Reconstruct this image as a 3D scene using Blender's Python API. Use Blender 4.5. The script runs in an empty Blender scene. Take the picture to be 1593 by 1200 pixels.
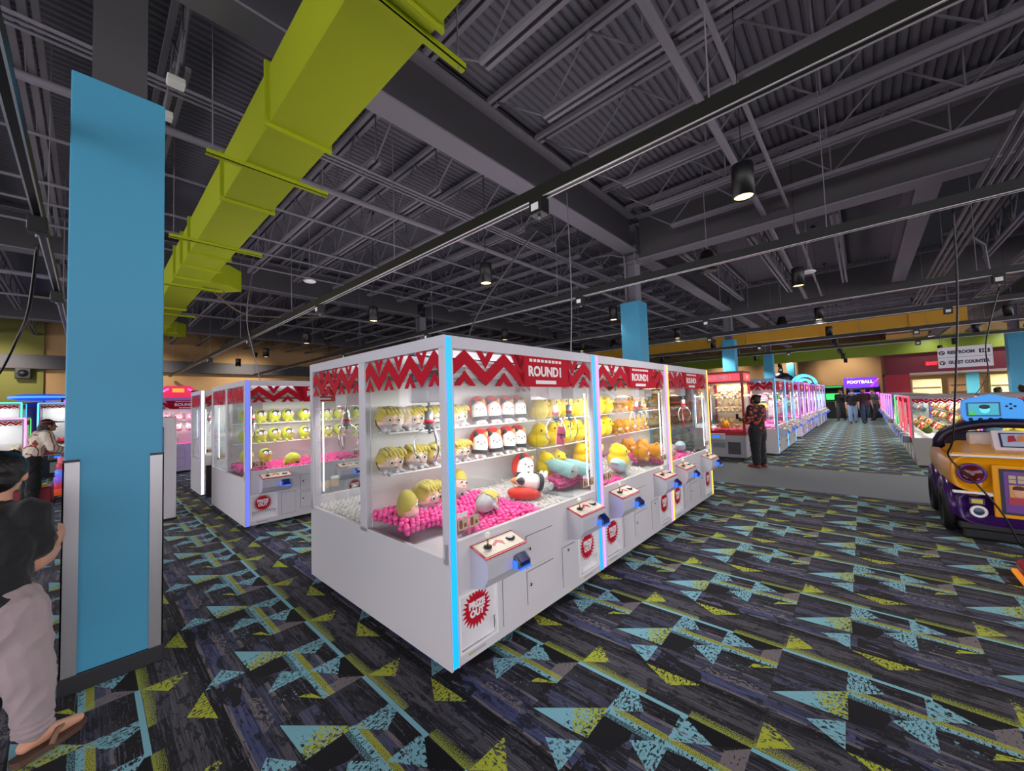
import bpy, bmesh, math, random
from math import pi, sin, cos, radians
from mathutils import Vector, Matrix, Euler
random.seed(7)
SC = bpy.context.scene
COL = SC.collection
# ---------------------------------------------------------------- helpers
def lin(h):
    if isinstance(h, str):
        h = h.lstrip('#'); c = [int(h[i:i+2], 16)/255 for i in (0, 2, 4)]
    else: c = [v/255 for v in h]
    return tuple((v/12.92 if v <= .04045 else ((v+.055)/1.055)**2.4) for v in c)
MATS = {}
def mat(name, col=None, rough=.5, metal=0., emit=None, es=0., alpha=1., spec=.5, sheen=0., bump=None, sss=0., trans=0.):
    if name in MATS: return MATS[name]
    m = bpy.data.materials.new(name); m.use_nodes = True
    b = m.node_tree.nodes['Principled BSDF']; L = m.node_tree.links
    if col is not None: b.inputs['Base Color'].default_value = (*lin(col), 1)
    b.inputs['Roughness'].default_value = rough; b.inputs['Metallic'].default_value = metal
    b.inputs['Specular IOR Level'].default_value = spec
    if emit is not None:
        b.inputs['Emission Color'].default_value = (*lin(emit), 1); b.inputs['Emission Strength'].default_value = es
    if alpha < 1: b.inputs['Alpha'].default_value = alpha
    if sheen: b.inputs['Sheen Weight'].default_value = sheen
    if bump:
        n = m.node_tree.nodes.new('ShaderNodeTexNoise'); n.inputs['Scale'].default_value = bump[0]; n.inputs['Detail'].default_value = 3
        tc = m.node_tree.nodes.new('ShaderNodeTexCoord'); L.new(tc.outputs['Object'], n.inputs['Vector'])
        bp = m.node_tree.nodes.new('ShaderNodeBump'); bp.inputs['Strength'].default_value = bump[1]; bp.inputs['Distance'].default_value = bump[2]
        L.new(n.outputs['Fac'], bp.inputs['Height']); L.new(bp.outputs['Normal'], b.inputs['Normal'])
    MATS[name] = m
    return m
def mat_objcolor(name, emit=0., rough=.5, base=True, bump=None):
    if name in MATS: return MATS[name]
    m = mat(name, '#888888', rough, bump=bump); nt = m.node_tree; b = nt.nodes['Principled BSDF']
    oi = nt.nodes.new('ShaderNodeObjectInfo')
    if base: nt.links.new(oi.outputs['Color'], b.inputs['Base Color'])
    if emit:
        nt.links.new(oi.outputs['Color'], b.inputs['Emission Color']); b.inputs['Emission Strength'].default_value = emit
    return m
def mat_glass(name, tint=(1, 1, 1), refl=1.0):
    m = bpy.data.materials.new(name); m.use_nodes = True; nt = m.node_tree; nt.nodes.clear()
    o = nt.nodes.new('ShaderNodeOutputMaterial'); mx = nt.nodes.new('ShaderNodeMixShader')
    t = nt.nodes.new('ShaderNodeBsdfTransparent'); t.inputs['Color'].default_value = (*tint, 1)
    g = nt.nodes.new('ShaderNodeBsdfGlossy'); g.inputs['Roughness'].default_value = .03
    f = nt.nodes.new('ShaderNodeLayerWeight'); f.inputs['Blend'].default_value = .5
    p = nt.nodes.new('ShaderNodeMath'); p.operation = 'POWER'; p.inputs[1].default_value = 5.; nt.links.new(f.outputs['Facing'], p.inputs[0])
    k = nt.nodes.new('ShaderNodeMath'); k.operation = 'MULTIPLY_ADD'; k.inputs[1].default_value = .6*refl; k.inputs[2].default_value = .035*refl
    nt.links.new(p.outputs[0], k.inputs[0]); nt.links.new(k.outputs[0], mx.inputs[0])
    nt.links.new(t.outputs[0], mx.inputs[1]); nt.links.new(g.outputs[0], mx.inputs[2]); nt.links.new(mx.outputs[0], o.inputs[0])
    MATS[name] = m
    return m
class MB:
    """collects shapes and links them as one mesh object"""
    def __init__(s): s.v = []; s.f = []; s.m = []; s.sm = []
    def add(s, vs, fs, m=0, smooth=False, M=None):
        o = len(s.v)
        if M is not None: vs = [M @ Vector(v) for v in vs]
        s.v += [tuple(v) for v in vs]
        for f in fs: s.f.append(tuple(i+o for i in f)); s.m.append(m); s.sm.append(smooth)
        return s
    def box(s, a, b, m=0, bev=0, M=None, seg=2):
        x0, y0, z0 = (min(a[i], b[i]) for i in range(3)); x1, y1, z1 = (max(a[i], b[i]) for i in range(3))
        if bev:
            bm = bmesh.new(); bmesh.ops.create_cube(bm, size=1)
            for v in bm.verts: v.co = Vector((x0+(v.co.x+.5)*(x1-x0), y0+(v.co.y+.5)*(y1-y0), z0+(v.co.z+.5)*(z1-z0)))
            bmesh.ops.bevel(bm, geom=list(bm.edges), offset=bev, segments=seg, affect='EDGES', profile=.5)
            bm.verts.index_update()
            s.add([v.co.copy() for v in bm.verts], [[v.index for v in f.verts] for f in bm.faces], m, False, M); bm.free()
            return s
        vs = [(x0,y0,z0),(x1,y0,z0),(x1,y1,z0),(x0,y1,z0),(x0,y0,z1),(x1,y0,z1),(x1,y1,z1),(x0,y1,z1)]
        return s.add(vs, [(0,3,2,1),(4,5,6,7),(0,1,5,4),(1,2,6,5),(2,3,7,6),(3,0,4,7)], m, False, M)
    def tube(s, pts, r, n=8, m=0, M=None, cap=True):
        pts = [Vector(p) for p in pts]; rs = r if isinstance(r, (list, tuple)) else [r]*len(pts)
        vs = []; fs = []; up = None
        for i, p in enumerate(pts):
            d = (pts[min(i+1, len(pts)-1)] - pts[max(i-1, 0)])
            if d.length < 1e-9: d = Vector((0, 0, 1))
            d.normalize()
            if up is None:
                up = Vector((0, 0, 1)) if abs(d.z) < .9 else Vector((1, 0, 0))
            a = d.cross(up).normalized(); b = a.cross(d).normalized(); up = b
            for k in range(n):
                t = 2*pi*k/n; vs.append(p + a*(cos(t)*rs[i]) + b*(sin(t)*rs[i]))
        for i in range(len(pts)-1):
            for k in range(n):
                k2 = (k+1) % n; fs.append((i*n+k, i*n+k2, (i+1)*n+k2, (i+1)*n+k))
        if cap: fs.append(tuple(range(n-1, -1, -1))); fs.append(tuple(range((len(pts)-1)*n, len(pts)*n)))
        return s.add(vs, fs, m, n > 5, M)
    def cyl(s, a, b, r, n=16, m=0, r2=None, M=None): return s.tube([a, b], [r, r if r2 is None else r2], n, m, M)
    def sph(s, c, r, seg=16, rings=10, m=0, M=None, keep=None):
        r = (r, r, r) if not isinstance(r, (tuple, list)) else r
        vs = []; fs = []
        for i in range(rings+1):
            t = pi*i/rings
            for k in range(seg):
                p = 2*pi*k/seg; vs.append(Vector((c[0]+r[0]*sin(t)*cos(p), c[1]+r[1]*sin(t)*sin(p), c[2]+r[2]*cos(t))))
        for i in range(rings):
            for k in range(seg):
                k2 = (k+1) % seg; f = (i*seg+k, (i+1)*seg+k, (i+1)*seg+k2, i*seg+k2)
                if i == 0: f = (f[0], f[1], f[2])
                elif i == rings-1: f = (f[0], f[1], f[3])
                if keep is None or keep(sum((vs[j] for j in f), Vector())/len(f)-Vector(c)): fs.append(f)
        return s.add(vs, fs, m, True, M)
    def prism(s, poly, fn, d, m=0):
        """poly: 2-D outline; fn(x, y, depth) -> 3-D; d: thickness"""
        n = len(poly); vs = [fn(x, y, 0) for x, y in poly] + [fn(x, y, d) for x, y in poly]
        fs = [tuple(range(n)), tuple(range(2*n-1, n-1, -1))] + [(i, i+n, (i+1) % n+n, (i+1) % n) for i in range(n)]
        return s.add(vs, fs, m)
    def lathe(s, prof, c=(0, 0, 0), n=20, m=0, M=None):
        vs = []; fs = []
        for r, z in prof:
            for k in range(n): t = 2*pi*k/n; vs.append((c[0]+r*cos(t), c[1]+r*sin(t), c[2]+z))
        for i in range(len(prof)-1):
            for k in range(n): k2 = (k+1) % n; fs.append((i*n+k, i*n+k2, (i+1)*n+k2, (i+1)*n+k))
        return s.add(vs, fs, m, True, M)
    def torus(s, c, R, r, n=20, k=8, m=0, M=None, a0=0, a1=2*pi):
        full = abs(a1-a0-2*pi) < 1e-6
        pts = [(c[0]+R*cos(a0+(a1-a0)*i/n), c[1]+R*sin(a0+(a1-a0)*i/n), c[2]) for i in range(n+1)]
        return s.tube(pts, r, k, m, M, cap=not full)
    def mesh(s, name):
        me = bpy.data.meshes.new(name); me.from_pydata(s.v, [], s.f)
        me.polygons.foreach_set('material_index', s.m); me.polygons.foreach_set('use_smooth', s.sm)
        bm = bmesh.new(); bm.from_mesh(me); bmesh.ops.recalc_face_normals(bm, faces=bm.faces); bm.to_mesh(me); bm.free()
        me.update()
        return me
    def build(s, name, mats, parent=None, loc=None, rot=None):
        me = s.mesh(name)
        return link(name, me, mats, parent, loc, rot)
def link(name, me, mats=None, parent=None, loc=None, rot=None):
    if mats is not None and len(me.materials) == 0:
        for m in (mats if isinstance(mats, (list, tuple)) else [mats]): me.materials.append(m)
    o = bpy.data.objects.new(name, me); COL.objects.link(o)
    if parent: o.parent = parent
    if loc is not None: o.location = loc
    if rot is not None: o.rotation_euler = rot
    return o
def empty(name, loc=(0, 0, 0), rotz=0, parent=None):
    o = bpy.data.objects.new(name, None); COL.objects.link(o); o.location = loc; o.rotation_euler = (0, 0, rotz); o.empty_display_size = .1
    if parent: o.parent = parent
    return o
def tag(o, label, cat, group=None, kind=None):
    o['label'] = label; o['category'] = cat
    if group: o['group'] = group
    if kind: o['kind'] = kind
    return o
def struct(o): o['kind'] = 'structure'; return o
def thing(name, label, cat, loc=(0, 0, 0), rotz=0, group=None, kind=None): return tag(empty(name, loc, rotz), label, cat, group, kind)
def dup(o, parent=None):
    """copy of a thing with copies of its parts and sub-parts"""
    c = o.copy(); COL.objects.link(c)
    if parent is not None: c.parent = parent
    for ch in list(KIDS.get(o.name, o.children)): dup(ch, c)
    return c
KIDS = {}
def freeze(o):
    KIDS[o.name] = list(o.children)
    for c in KIDS[o.name]: freeze(c)
    return o
TXT = {}
def text_mesh(s, size, ext=.002, bold=0., align='CENTER', font_scale=1.):
    k = (s, size, ext, bold, align, font_scale)
    if k in TXT: return TXT[k]
    cu = bpy.data.curves.new('lettering', 'FONT'); cu.body = s; cu.size = size; cu.extrude = ext; cu.offset = bold; cu.align_x = align; cu.align_y = 'CENTER'
    cu.resolution_u = 3; cu.space_line = .9
    o = bpy.data.objects.new('lettering', cu); COL.objects.link(o)
    dg = bpy.context.evaluated_depsgraph_get(); me = bpy.data.meshes.new_from_object(o.evaluated_get(dg))
    bpy.data.objects.remove(o); bpy.data.curves.remove(cu)
    if font_scale != 1.:
        for v in me.vertices: v.co.x *= font_scale
    me.materials.clear(); TXT[k] = me
    return me
def text(name, s, size, m, parent, loc, rot, ext=.002, bold=0., xs=1.):
    me = text_mesh(s, size, ext, bold, 'CENTER', xs)
    if len(me.materials) and me.materials[0] != m: me = me.copy(); me.materials.clear()
    return link(name, me, m, parent, loc, rot)
def blob(prims, voxel=.01, smooth=6, pick=None):
    """joins rounded shapes into one continuous skin"""
    b = MB()
    for p in prims:
        if p[0] == 'e':
            M = Matrix.Translation(p[1]) @ (p[3].to_matrix().to_4x4() if len(p) > 3 else Matrix())
            b.sph((0, 0, 0), p[2], 16, 10, M=M)
        else:
            a, c, r0, r1 = Vector(p[1]), Vector(p[2]), p[3], p[4]; d = (c-a)
            L = d.length; d = d.normalized() if L > 1e-6 else Vector((0, 0, 1))
            pts = [a-d*r0*.98, a-d*r0*.8, a-d*r0*.45, a, c, c+d*r1*.45, c+d*r1*.8, c+d*r1*.98]; rs = [r0*.2, r0*.6, r0*.89, r0, r1, r1*.89, r1*.6, r1*.2]
            b.tube(pts, rs, 12)
    me = b.mesh('blob'); o = bpy.data.objects.new('blob', me); COL.objects.link(o)
    md = o.modifiers.new('r', 'REMESH'); md.mode = 'VOXEL'; md.voxel_size = voxel
    if smooth: ms = o.modifiers.new('s', 'SMOOTH'); ms.iterations = smooth; ms.factor = .5
    dg = bpy.context.evaluated_depsgraph_get(); out = bpy.data.meshes.new_from_object(o.evaluated_get(dg))
    bpy.data.objects.remove(o); bpy.data.meshes.remove(me)
    out.polygons.foreach_set('use_smooth', [True]*len(out.polygons))
    out.materials.clear()
    if pick:
        for p in out.polygons: p.material_index = pick(p.center)
    out.update()
    return out
ORD = ['first', 'second', 'third', 'fourth', 'fifth', 'sixth', 'seventh', 'eighth', 'ninth', 'tenth', 'eleventh', 'twelfth', 'thirteenth', 'fourteenth', 'fifteenth', 'sixteenth', 'seventeenth', 'eighteenth', 'nineteenth', 'twentieth', 'twenty-first', 'twenty-second', 'twenty-third', 'twenty-fourth', 'twenty-fifth']
# ---------------------------------------------------------------- materials
W_ = mat('white_laminate', '#d9d6da', .35)
ALU = mat_objcolor('painted_frame', rough=.35)
GREYM = mat('grey_metal', '#8d8f96', .35, .6)
DARKM = mat('dark_metal', '#1c1d21', .5, .3)
BLACK = mat('black_plastic', '#0b0b0d', .4)
CHROME = mat('chrome', '#cfd2d6', .15, 1.)
RED = mat('red_print', '#c00a28', .6, spec=.2)
REDP = mat('red_plate', '#c8202c', .3)
WHITEP = mat('white_print', '#f2f2f2', .4)
CREAM = mat('cream_plate', '#e9dcc8', .35)
LED = mat_objcolor('led_light', emit=1.7, rough=.4)
LAMP = mat('white_light', '#ffffff', .5, emit='#f4f7ff', es=3.)
SCREEN = mat('blue_screen', '#050a20', .2, emit='#1c4dff', es=.06)
BLUEGLOW = mat('blue_glow', '#2050ff', .3, emit='#2a6bff', es=1.2)
GLASS = mat_glass('clear_glass', (.97, .985, .98), .9)
ACRYL = mat_glass('clear_acrylic', (.95, .96, .97), 1.0)
STRUCT = mat('dark_painted_steel', '#7d7883', .7)
STRUCTD = mat('charcoal_steel', '#4d4a50', .6)
DECK = mat('dark_painted_deck', '#66636e', .8)
TEAL = mat('blue_paint', '#48a2c8', .55)
LIME = mat('lime_paint', '#a4b01c', .7, spec=.2)
AMBER = mat('amber_paint', '#d09c1e', .5)
BLACKSATIN = mat('black_track', '#121215', .4)
# ---------------------------------------------------------------- camera
F = 599.5; YAW = radians(42.3); PIT = radians(2.54); ROL = radians(-1.85); HC = 1.6
fw = Vector((cos(YAW)*cos(PIT), sin(YAW)*cos(PIT), sin(PIT))); rt = Vector((sin(YAW), -cos(YAW), 0)); up = rt.cross(fw)
r2 = cos(ROL)*rt + sin(ROL)*up; u2 = -sin(ROL)*rt + cos(ROL)*up
cam = bpy.data.cameras.new('camera'); co = bpy.data.objects.new('camera', cam); COL.objects.link(co)
cam.sensor_width = 36; cam.sensor_fit = 'HORIZONTAL'; cam.lens = F*36/1593; cam.clip_start = .05; cam.clip_end = 200
co.matrix_world = Matrix(((r2.x, u2.x, -fw.x, 0), (r2.y, u2.y, -fw.y, 0), (r2.z, u2.z, -fw.z, HC), (0, 0, 0, 1)))
SC.camera = co
def carpet_material():
    m = bpy.data.materials.new('patterned_carpet'); m.use_nodes = True; nt = m.node_tree; N = nt.nodes; L = nt.links; bs = N['Principled BSDF']
    bs.inputs['Roughness'].default_value = .9; bs.inputs['Specular IOR Level'].default_value = .15; bs.inputs['Sheen Weight'].default_value = .07; bs.inputs['Sheen Roughness'].default_value = .4
    def math(op, a, b=None, c=None, clamp=False):
        n = N.new('ShaderNodeMath'); n.operation = op; n.use_clamp = clamp
        for i, v in enumerate((a, b, c)):
            if v is None: continue
            if isinstance(v, (int, float)): n.inputs[i].default_value = v
            else: L.new(v, n.inputs[i])
        return n.outputs[0]
    geo = N.new('ShaderNodeNewGeometry'); sp = N.new('ShaderNodeSeparateXYZ'); L.new(geo.outputs['Position'], sp.inputs[0])
    X, Y = sp.outputs[0], sp.outputs[1]
    T = .9144
    u = math('FRACT', math('MULTIPLY_ADD', X, 1/T, -1.58/T)); v = math('FRACT', math('MULTIPLY_ADD', Y, 1/T, -1.375/T))
    uv1 = N.new('ShaderNodeCombineXYZ'); L.new(u, uv1.inputs[0]); L.new(v, uv1.inputs[1]); uv1.inputs[2].default_value = 1
    def noise(scale, sx=1, sy=1, detail=3, off=0):
        mp = N.new('ShaderNodeMapping'); mp.inputs['Scale'].default_value = (sx, sy, 1); mp.inputs['Location'].default_value = (off, off*1.7, 0); L.new(geo.outputs['Position'], mp.inputs[0])
        n = N.new('ShaderNodeTexNoise'); n.inputs['Scale'].default_value = scale; n.inputs['Detail'].default_value = detail; n.inputs['Roughness'].default_value = .65; L.new(mp.outputs[0], n.inputs['Vector'])
        return n.outputs['Fac']
    blot = noise(42, 1.5, .8, 4); blot2 = noise(52, .8, 1.6, 4, 5); big = noise(9, 2.2, .8, 4, 9); fine = noise(260, 1, 1, 1); streak = noise(3, 34, 1.1, 3, 3)
    def dot(a, b, c):
        n = N.new('ShaderNodeVectorMath'); n.operation = 'DOT_PRODUCT'; L.new(uv1.outputs[0], n.inputs[0]); n.inputs[1].default_value = (a, b, c); return n.outputs['Value']
    def inside(poly):
        ar = sum(poly[i][0]*poly[(i+1) % len(poly)][1]-poly[(i+1) % len(poly)][0]*poly[i][1] for i in range(len(poly)))
        if ar < 0: poly = poly[::-1]
        r = None
        for i in range(len(poly)):
            (x0, y0), (x1, y1) = poly[i], poly[(i+1) % len(poly)]; l = ((x1-x0)**2+(y1-y0)**2)**.5
            a, b = -(y1-y0)/l, (x1-x0)/l; d = dot(a, b, -(a*x0+b*y0))
            r = d if r is None else math('MINIMUM', r, d)
        return r
    def hard(d): return math('GREATER_THAN', d, 0)
    def eroded(d, n, t): return math('MULTIPLY', hard(d), math('GREATER_THAN', n, t))
    def ramp(x, stops):
        c = N.new('ShaderNodeValToRGB'); c.color_ramp.interpolation = 'CONSTANT'; e = c.color_ramp.elements
        while len(e) < len(stops): e.new(.5)
        for i, (p, h) in enumerate(stops): e[i].position = p; e[i].color = (*lin(h), 1)
        L.new(x, c.inputs[0]); return c.outputs[0]
    def mix(f, a, b):
        n = N.new('ShaderNodeMix'); n.data_type = 'RGBA'
        if isinstance(f, (int, float)): n.inputs[0].default_value = f
        else: L.new(f, n.inputs[0])
        for v, k in ((a, 6), (b, 7)):
            if isinstance(v, str): n.inputs[k].default_value = (*lin(v), 1)
            else: L.new(v, n.inputs[k])
        return n.outputs[2]
    CY, YE, NV, BE, BK, GR = '#88c2d0', '#b6bf3c', '#4a5178', '#7d7577', '#17171b', '#514f55'
    A = ramp(u, [(0, '#45485f'), (.05, '#7b7479'), (.07, '#35353c'), (.16, '#232228'), (.24, '#2c2a30'), (.305, '#4f536c'), (.36, '#777076'), (.385, '#1d1c21'), (.5, '#2b2b31'), (.6, GR), (.71, '#2a2a30'), (.775, BK), (.83, BE), (.85, NV), (.93, '#6d686f'), (.955, '#3f4257')])
    B = ramp(u, [(0, '#2a2a31'), (.1, '#4c5069'), (.2, '#2d2b31'), (.26, '#45465a'), (.33, '#3a3a42'), (.42, '#252429'), (.5, '#4a4a52'), (.62, '#55545a'), (.72, '#35343a'), (.775, BK), (.83, BE), (.85, NV), (.9, '#3b3e55'), (.95, '#54525a')])
    third = math('GREATER_THAN', math('SUBTRACT', v, math('MULTIPLY', u, .25)), .42)
    c = mix(third, A, B)
    c = mix(math('MULTIPLY', math('GREATER_THAN', streak, .55), .6), c, '#1a1a1f'); c = mix(math('MULTIPLY', math('LESS_THAN', streak, .42), .45), c, '#6e6c7c')
    c = mix(math('MULTIPLY', math('GREATER_THAN', big, .56), .75), c, '#1c1c21')
    c = mix(math('MULTIPLY', math('GREATER_THAN', blot, .62), .55), c, '#6c6669')
    def poly(c, p, col, n=None, t=.5, f=None):
        d = inside(p); k = hard(d) if n is None else eroded(d, n, t)
        if f is not None: k = math('MULTIPLY', k, f)
        return mix(k, c, col)
    # planks
    c = poly(c, [(0, .66), (.24, .66), (.29, .5), (.16, .48), (.04, .52)], '#1d1c20')
    c = poly(c, [(.5, .33), (.37, .18), (.5, .0)], '#121214')
    c = poly(c, [(.83, .62), (.98, .62), (.9, .35), (.83, .33)], '#232228', big, .45)
    # pale beige scraps
    c = poly(c, [(.25, .0), (.5, .0), (.4, .1), (.3, .1)], BE, blot2, .4)
    c = poly(c, [(.93, .36), (1, .33), (1, .05), (.93, .0)], BE, blot, .52)
    # yellow and lime stripes
    sp1 = math('GREATER_THAN', math('ADD', fine, math('MULTIPLY', math('SUBTRACT', .56, u), 2.5)), .58)
    c = poly(c, [(.505, .3), (.56, .3), (.56, .0), (.505, .0)], '#a8b548', f=sp1)
    c = poly(c, [(.515, 1), (.585, 1), (.55, .55), (.515, .55)], '#b3bd4a', f=sp1)
    sp2 = math('GREATER_THAN', fine, .47)
    c = poly(c, [(.272, .66), (.315, .66), (.315, .0), (.272, .0)], '#b9bd45', f=sp2)
    c = poly(c, [(.245, .66), (.278, .66), (.278, .0), (.245, .0)], CY, blot2, .46)
    c = poly(c, [(.215, .66), (.25, .66), (.25, .2), (.215, .36)], CY, fine, .55)
    c = poly(c, [(.484, 1), (.512, 1), (.512, .3), (.484, .3)], CY)
    # triangles
    t1 = [(.005, .99), (.28, .66), (.02, .65)]
    c = poly(c, t1, CY, math('ADD', blot, math('MULTIPLY', v, 1.0)), 1.2)
    c = poly(c, [(.15, .815), (.28, .66), (.03, .65), (.02, .73)], YE, blot2, .5)
    c = poly(c, [(.895, .82), (1.0, .66), (.785, .655)], CY, blot, .45)
    c = poly(c, [(.16, .48), (.29, .315), (.035, .315)], CY, blot2, .46)
    c = poly(c, [(.5, .335), (.28, .335), (.395, .15)], CY, blot, .46)
    c = poly(c, [(.5, .66), (.25, .665), (.38, .5), (.49, .58)], CY, blot2, .48)
    c = poly(c, [(.76, .985), (.52, .985), (.63, .84)], YE, math('ADD', blot, math('MULTIPLY', u, -.9)), -.12)
    c = poly(c, [(.775, .65), (.79, .32), (.67, .47)], YE, blot2, .46)
    c = poly(c, [(.15, .14), (.25, .0), (.21, .12)], YE, blot, .42)
    c = poly(c, [(.02, .2), (.2, .3), (.16, .1)], CY, blot, .63)
    # plain grey walkway strip
    strip = math('MULTIPLY', math('GREATER_THAN', X, 7.95), math('LESS_THAN', X, 10.3))
    g = mix(fine, '#686d73', '#8a9096')
    c = mix(strip, c, g)
    tuft = N.new('ShaderNodeMix'); tuft.data_type = 'RGBA'; tuft.blend_type = 'MULTIPLY'; tuft.inputs[0].default_value = .5; L.new(c, tuft.inputs[6])
    rr = N.new('ShaderNodeMapRange'); L.new(fine, rr.inputs[0]); rr.inputs[1].default_value = .3; rr.inputs[2].default_value = .7; rr.inputs[3].default_value = .55; rr.inputs[4].default_value = 1.25
    L.new(rr.outputs[0], tuft.inputs[7]); L.new(tuft.outputs[2], bs.inputs['Base Color'])
    return m
b = MB(); b.box((-14, -14, -.1), (40, 30, 0)); struct(b.build('floor', carpet_material()))
# ---------------------------------------------------------------- roof
ZD = 5.75
def deck(name, x0, x1, y0, y1, along):
    b = MB(); p = .1; a0, a1 = (y0, y1) if along == 'x' else (x0, x1); n = int((a1-a0)/p+.5); p = (a1-a0)/n
    prof = []
    for i in range(n): t = a0+i*p; prof += [(t, 0), (t+p*.45, 0), (t+p*.65, .03), (t+p*.8, .03)]
    prof.append((a1, 0)); vs = []
    for t, h in prof:
        if along == 'x': vs += [(x0, t, ZD+h), (x1, t, ZD+h)]
        else: vs += [(t, y0, ZD+h), (t, y1, ZD+h)]
    b.add(vs, [(2*i, 2*i+1, 2*i+3, 2*i+2) for i in range(len(prof)-1)])
    if along == 'x': b.box((x0, y0, ZD+.06), (x1, y1, ZD+.1))
    else: b.box((x0, y0, ZD+.06), (x1, y1, ZD+.1))
    return struct(b.build(name, DECK))
deck('ceiling', -12, 8.2, -12.7, 28.3, 'x'); deck('ceiling', 8.2, 16.5, -4.5, 3.7, 'y'); deck('ceiling', 8.2, 38, 3.7, 28.3, 'x'); deck('ceiling', 16.5, 38, -12.7, 3.7, 'x'); deck('ceiling', 8.2, 16.5, -12.7, -4.5, 'x')
def girder(a, b_, zb=4.83, zt=5.6, w=.32):
    b = MB(); h = w/2
    if a[1] == b_[1]:
        y = a[1]; x0, x1 = a[0], b_[0]
        b.box((x0, y-h, zb), (x1, y+h, zb+.025)).box((x0, y-h, zt-.025), (x1, y+h, zt)).box((x0, y-.008, zb+.025), (x1, y+.008, zt-.025), 1)
    else:
        x = a[0]; y0, y1 = a[1], b_[1]
        b.box((x-h, y0, zb), (x+h, y1, zb+.025)).box((x-h, y0, zt-.025), (x+h, y1, zt)).box((x-.008, y0, zb+.025), (x+.008, y1, zt-.025), 1)
    return struct(b.build('roof_beam', [STRUCT, STRUCTD]))
GX = [-8.1, .12, 8.2, 16.5, 24.7, 33.0]; GY = [-12.7, -4.55, 3.65, 11.85, 20.05, 28.2]
for y in GY:
    for i in range(5): girder((GX[i]+.17, y), (GX[i+1]-.17, y))
girder((8.2, -4.35), (8.2, 3.48), 4.62, 5.6, .34); girder((16.5, -4.35), (16.5, 3.48), 4.62, 5.6, .34)
girder((8.4, -.95), (16.3, -.95), 4.85, 5.55, .3)
def joist_mesh(L):
    b = MB(); zt0, zt1, zb0, zb1 = 5.6, 5.66, 4.92, 4.975; e = .95
    for s in (-1, 1):
        b.box((s*.02, 0.05, zt0), (s*.075, L-.05, zt1)); b.box((s*.02, e, zb0), (s*.065, L-e, zb1))
    n = max(2, round((L-2*e)/1.25)); p = (L-2*e)/n; r = .013
    b.tube([(0, e, zb1), (0, .15, zt0)], r, 6); b.tube([(0, L-e, zb1), (0, L-.15, zt0)], r, 6)
    for i in range(n):
        y = e+i*p
        b.tube([(0, y, zb1), (0, y+p*.5, zt0)], r, 6); b.tube([(0, y+p*.5, zt0), (0, y+p, zb1)], r, 6)
        b.tube([(0, y+p*.02, zb1), (0, y+p*.02, zt0)], r*.8, 6)
    me = b.mesh('roof_joist'); me.materials.append(STRUCT); return me
J8 = joist_mesh(8.0)
for bx in range(5):
    for by in range(5):
        if bx == 2 and by == 1: continue
        n = 8 if bx < 3 else 5
        if by == 0 and bx != 0 and bx != 3: n = 4
        st = (GX[bx+1]-GX[bx])/n
        for k in range(n):
            x = GX[bx]+st*(k+.45)
            struct(link('roof_joist', J8, loc=(x, GY[by]+.1, 0)))
J4 = joist_mesh(8.0)
for k in range(6):
    y = -4.55+8.2/6*(k+.5)
    if abs(y+.95) < .3: continue
    struct(link('roof_joist', J4, loc=(16.4, y, 0), rot=(0, 0, pi/2)))
# pipes and conduits under the roof
def pipe(name, pts, r, label, m=STRUCT, cat='pipe'):
    b = MB(); b.tube(pts, r, 10); return tag(b.build(name, m), label, cat)
pipe('sprinkler_pipe', [(-9, 5.75, 4.86), (8.0, 5.75, 4.86), (16, 5.75, 4.86), (32, 5.75, 4.86)], .045, 'thick grey sprinkler pipe crossing under the joists past the lime duct')
for i, (y, z, r, l) in enumerate([(4.87, 4.85, .018, 'thin grey conduit running just behind the large roof beam'), (4.94, 4.85, .018, 'thin grey conduit second of the pair behind the large roof beam'), (5.02, 4.85, .018, 'thin grey conduit third of the bundle behind the large roof beam'), (6.9, 4.88, .02, 'slim grey pipe crossing beyond the thick sprinkler pipe'), (8.3, 4.88, .022, 'slim grey pipe crossing midway over the second machine bank'), (9.1, 4.88, .02, 'slim grey pipe running before the second roof beam'), (10.1, 4.88, .02, 'slim grey pipe next to the second roof beam'), (13.6, 4.8, .05, 'thick grey pipe behind the second roof beam'), (16, 4.8, .03, 'grey pipe far over the back of the hall')]):
    pipe('conduit_pipe' if r < .02 else 'ceiling_pipe', [(-9, y, z), (4, y, z), (20, y, z), (32, y, z)], r, l)
pipe('ceiling_pipe', [(2.2, 1.16, 4.85), (8.02, 1.16, 4.85), (16, 1.16, 4.5)], .045, 'thick grey pipe crossing above the black cylinder lamp')
pipe('ceiling_pipe', [(2.6, .82, 4.86), (8.02, .8, 4.86), (16, .78, 4.5)], .026, 'thin grey pipe beside the thick one above the cylinder lamp')
for i in range(4):
    y = -1.38-.1*i
    pipe('conduit_pipe', [(3.5, y, 4.5), (10, y, 4.5), (18.5+.3*i, y, 4.5), (19+.3*i, y, 4.75)], .028, ORD[i]+' of four parallel grey conduits running down the aisle ceiling', mat('conduit_grey', '#66636a', .45, .3))
pipe('flexible_conduit', [(3.9, -1.25, 4.45), (4.0, -1.2, 4.2), (4.5, -1.45, 4.05), (5.5, -2.2, 4.05), (6.5, -2.5, 4.3)], .035, 'pale curved flexible conduit by the four parallel conduits', mat('pale_conduit', '#9a9494', .4, .3))
pipe('flexible_conduit', [(11, -1.3, 4.55), (11.1, -1.5, 4.6), (11.8, -1.9, 4.4), (12.2, -2.0, 3.9), (12.2, -2.0, 3.6)], .03, 'grey conduit bending from the aisle conduits down to a box', mat('conduit_grey', '#66636a'))
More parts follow.
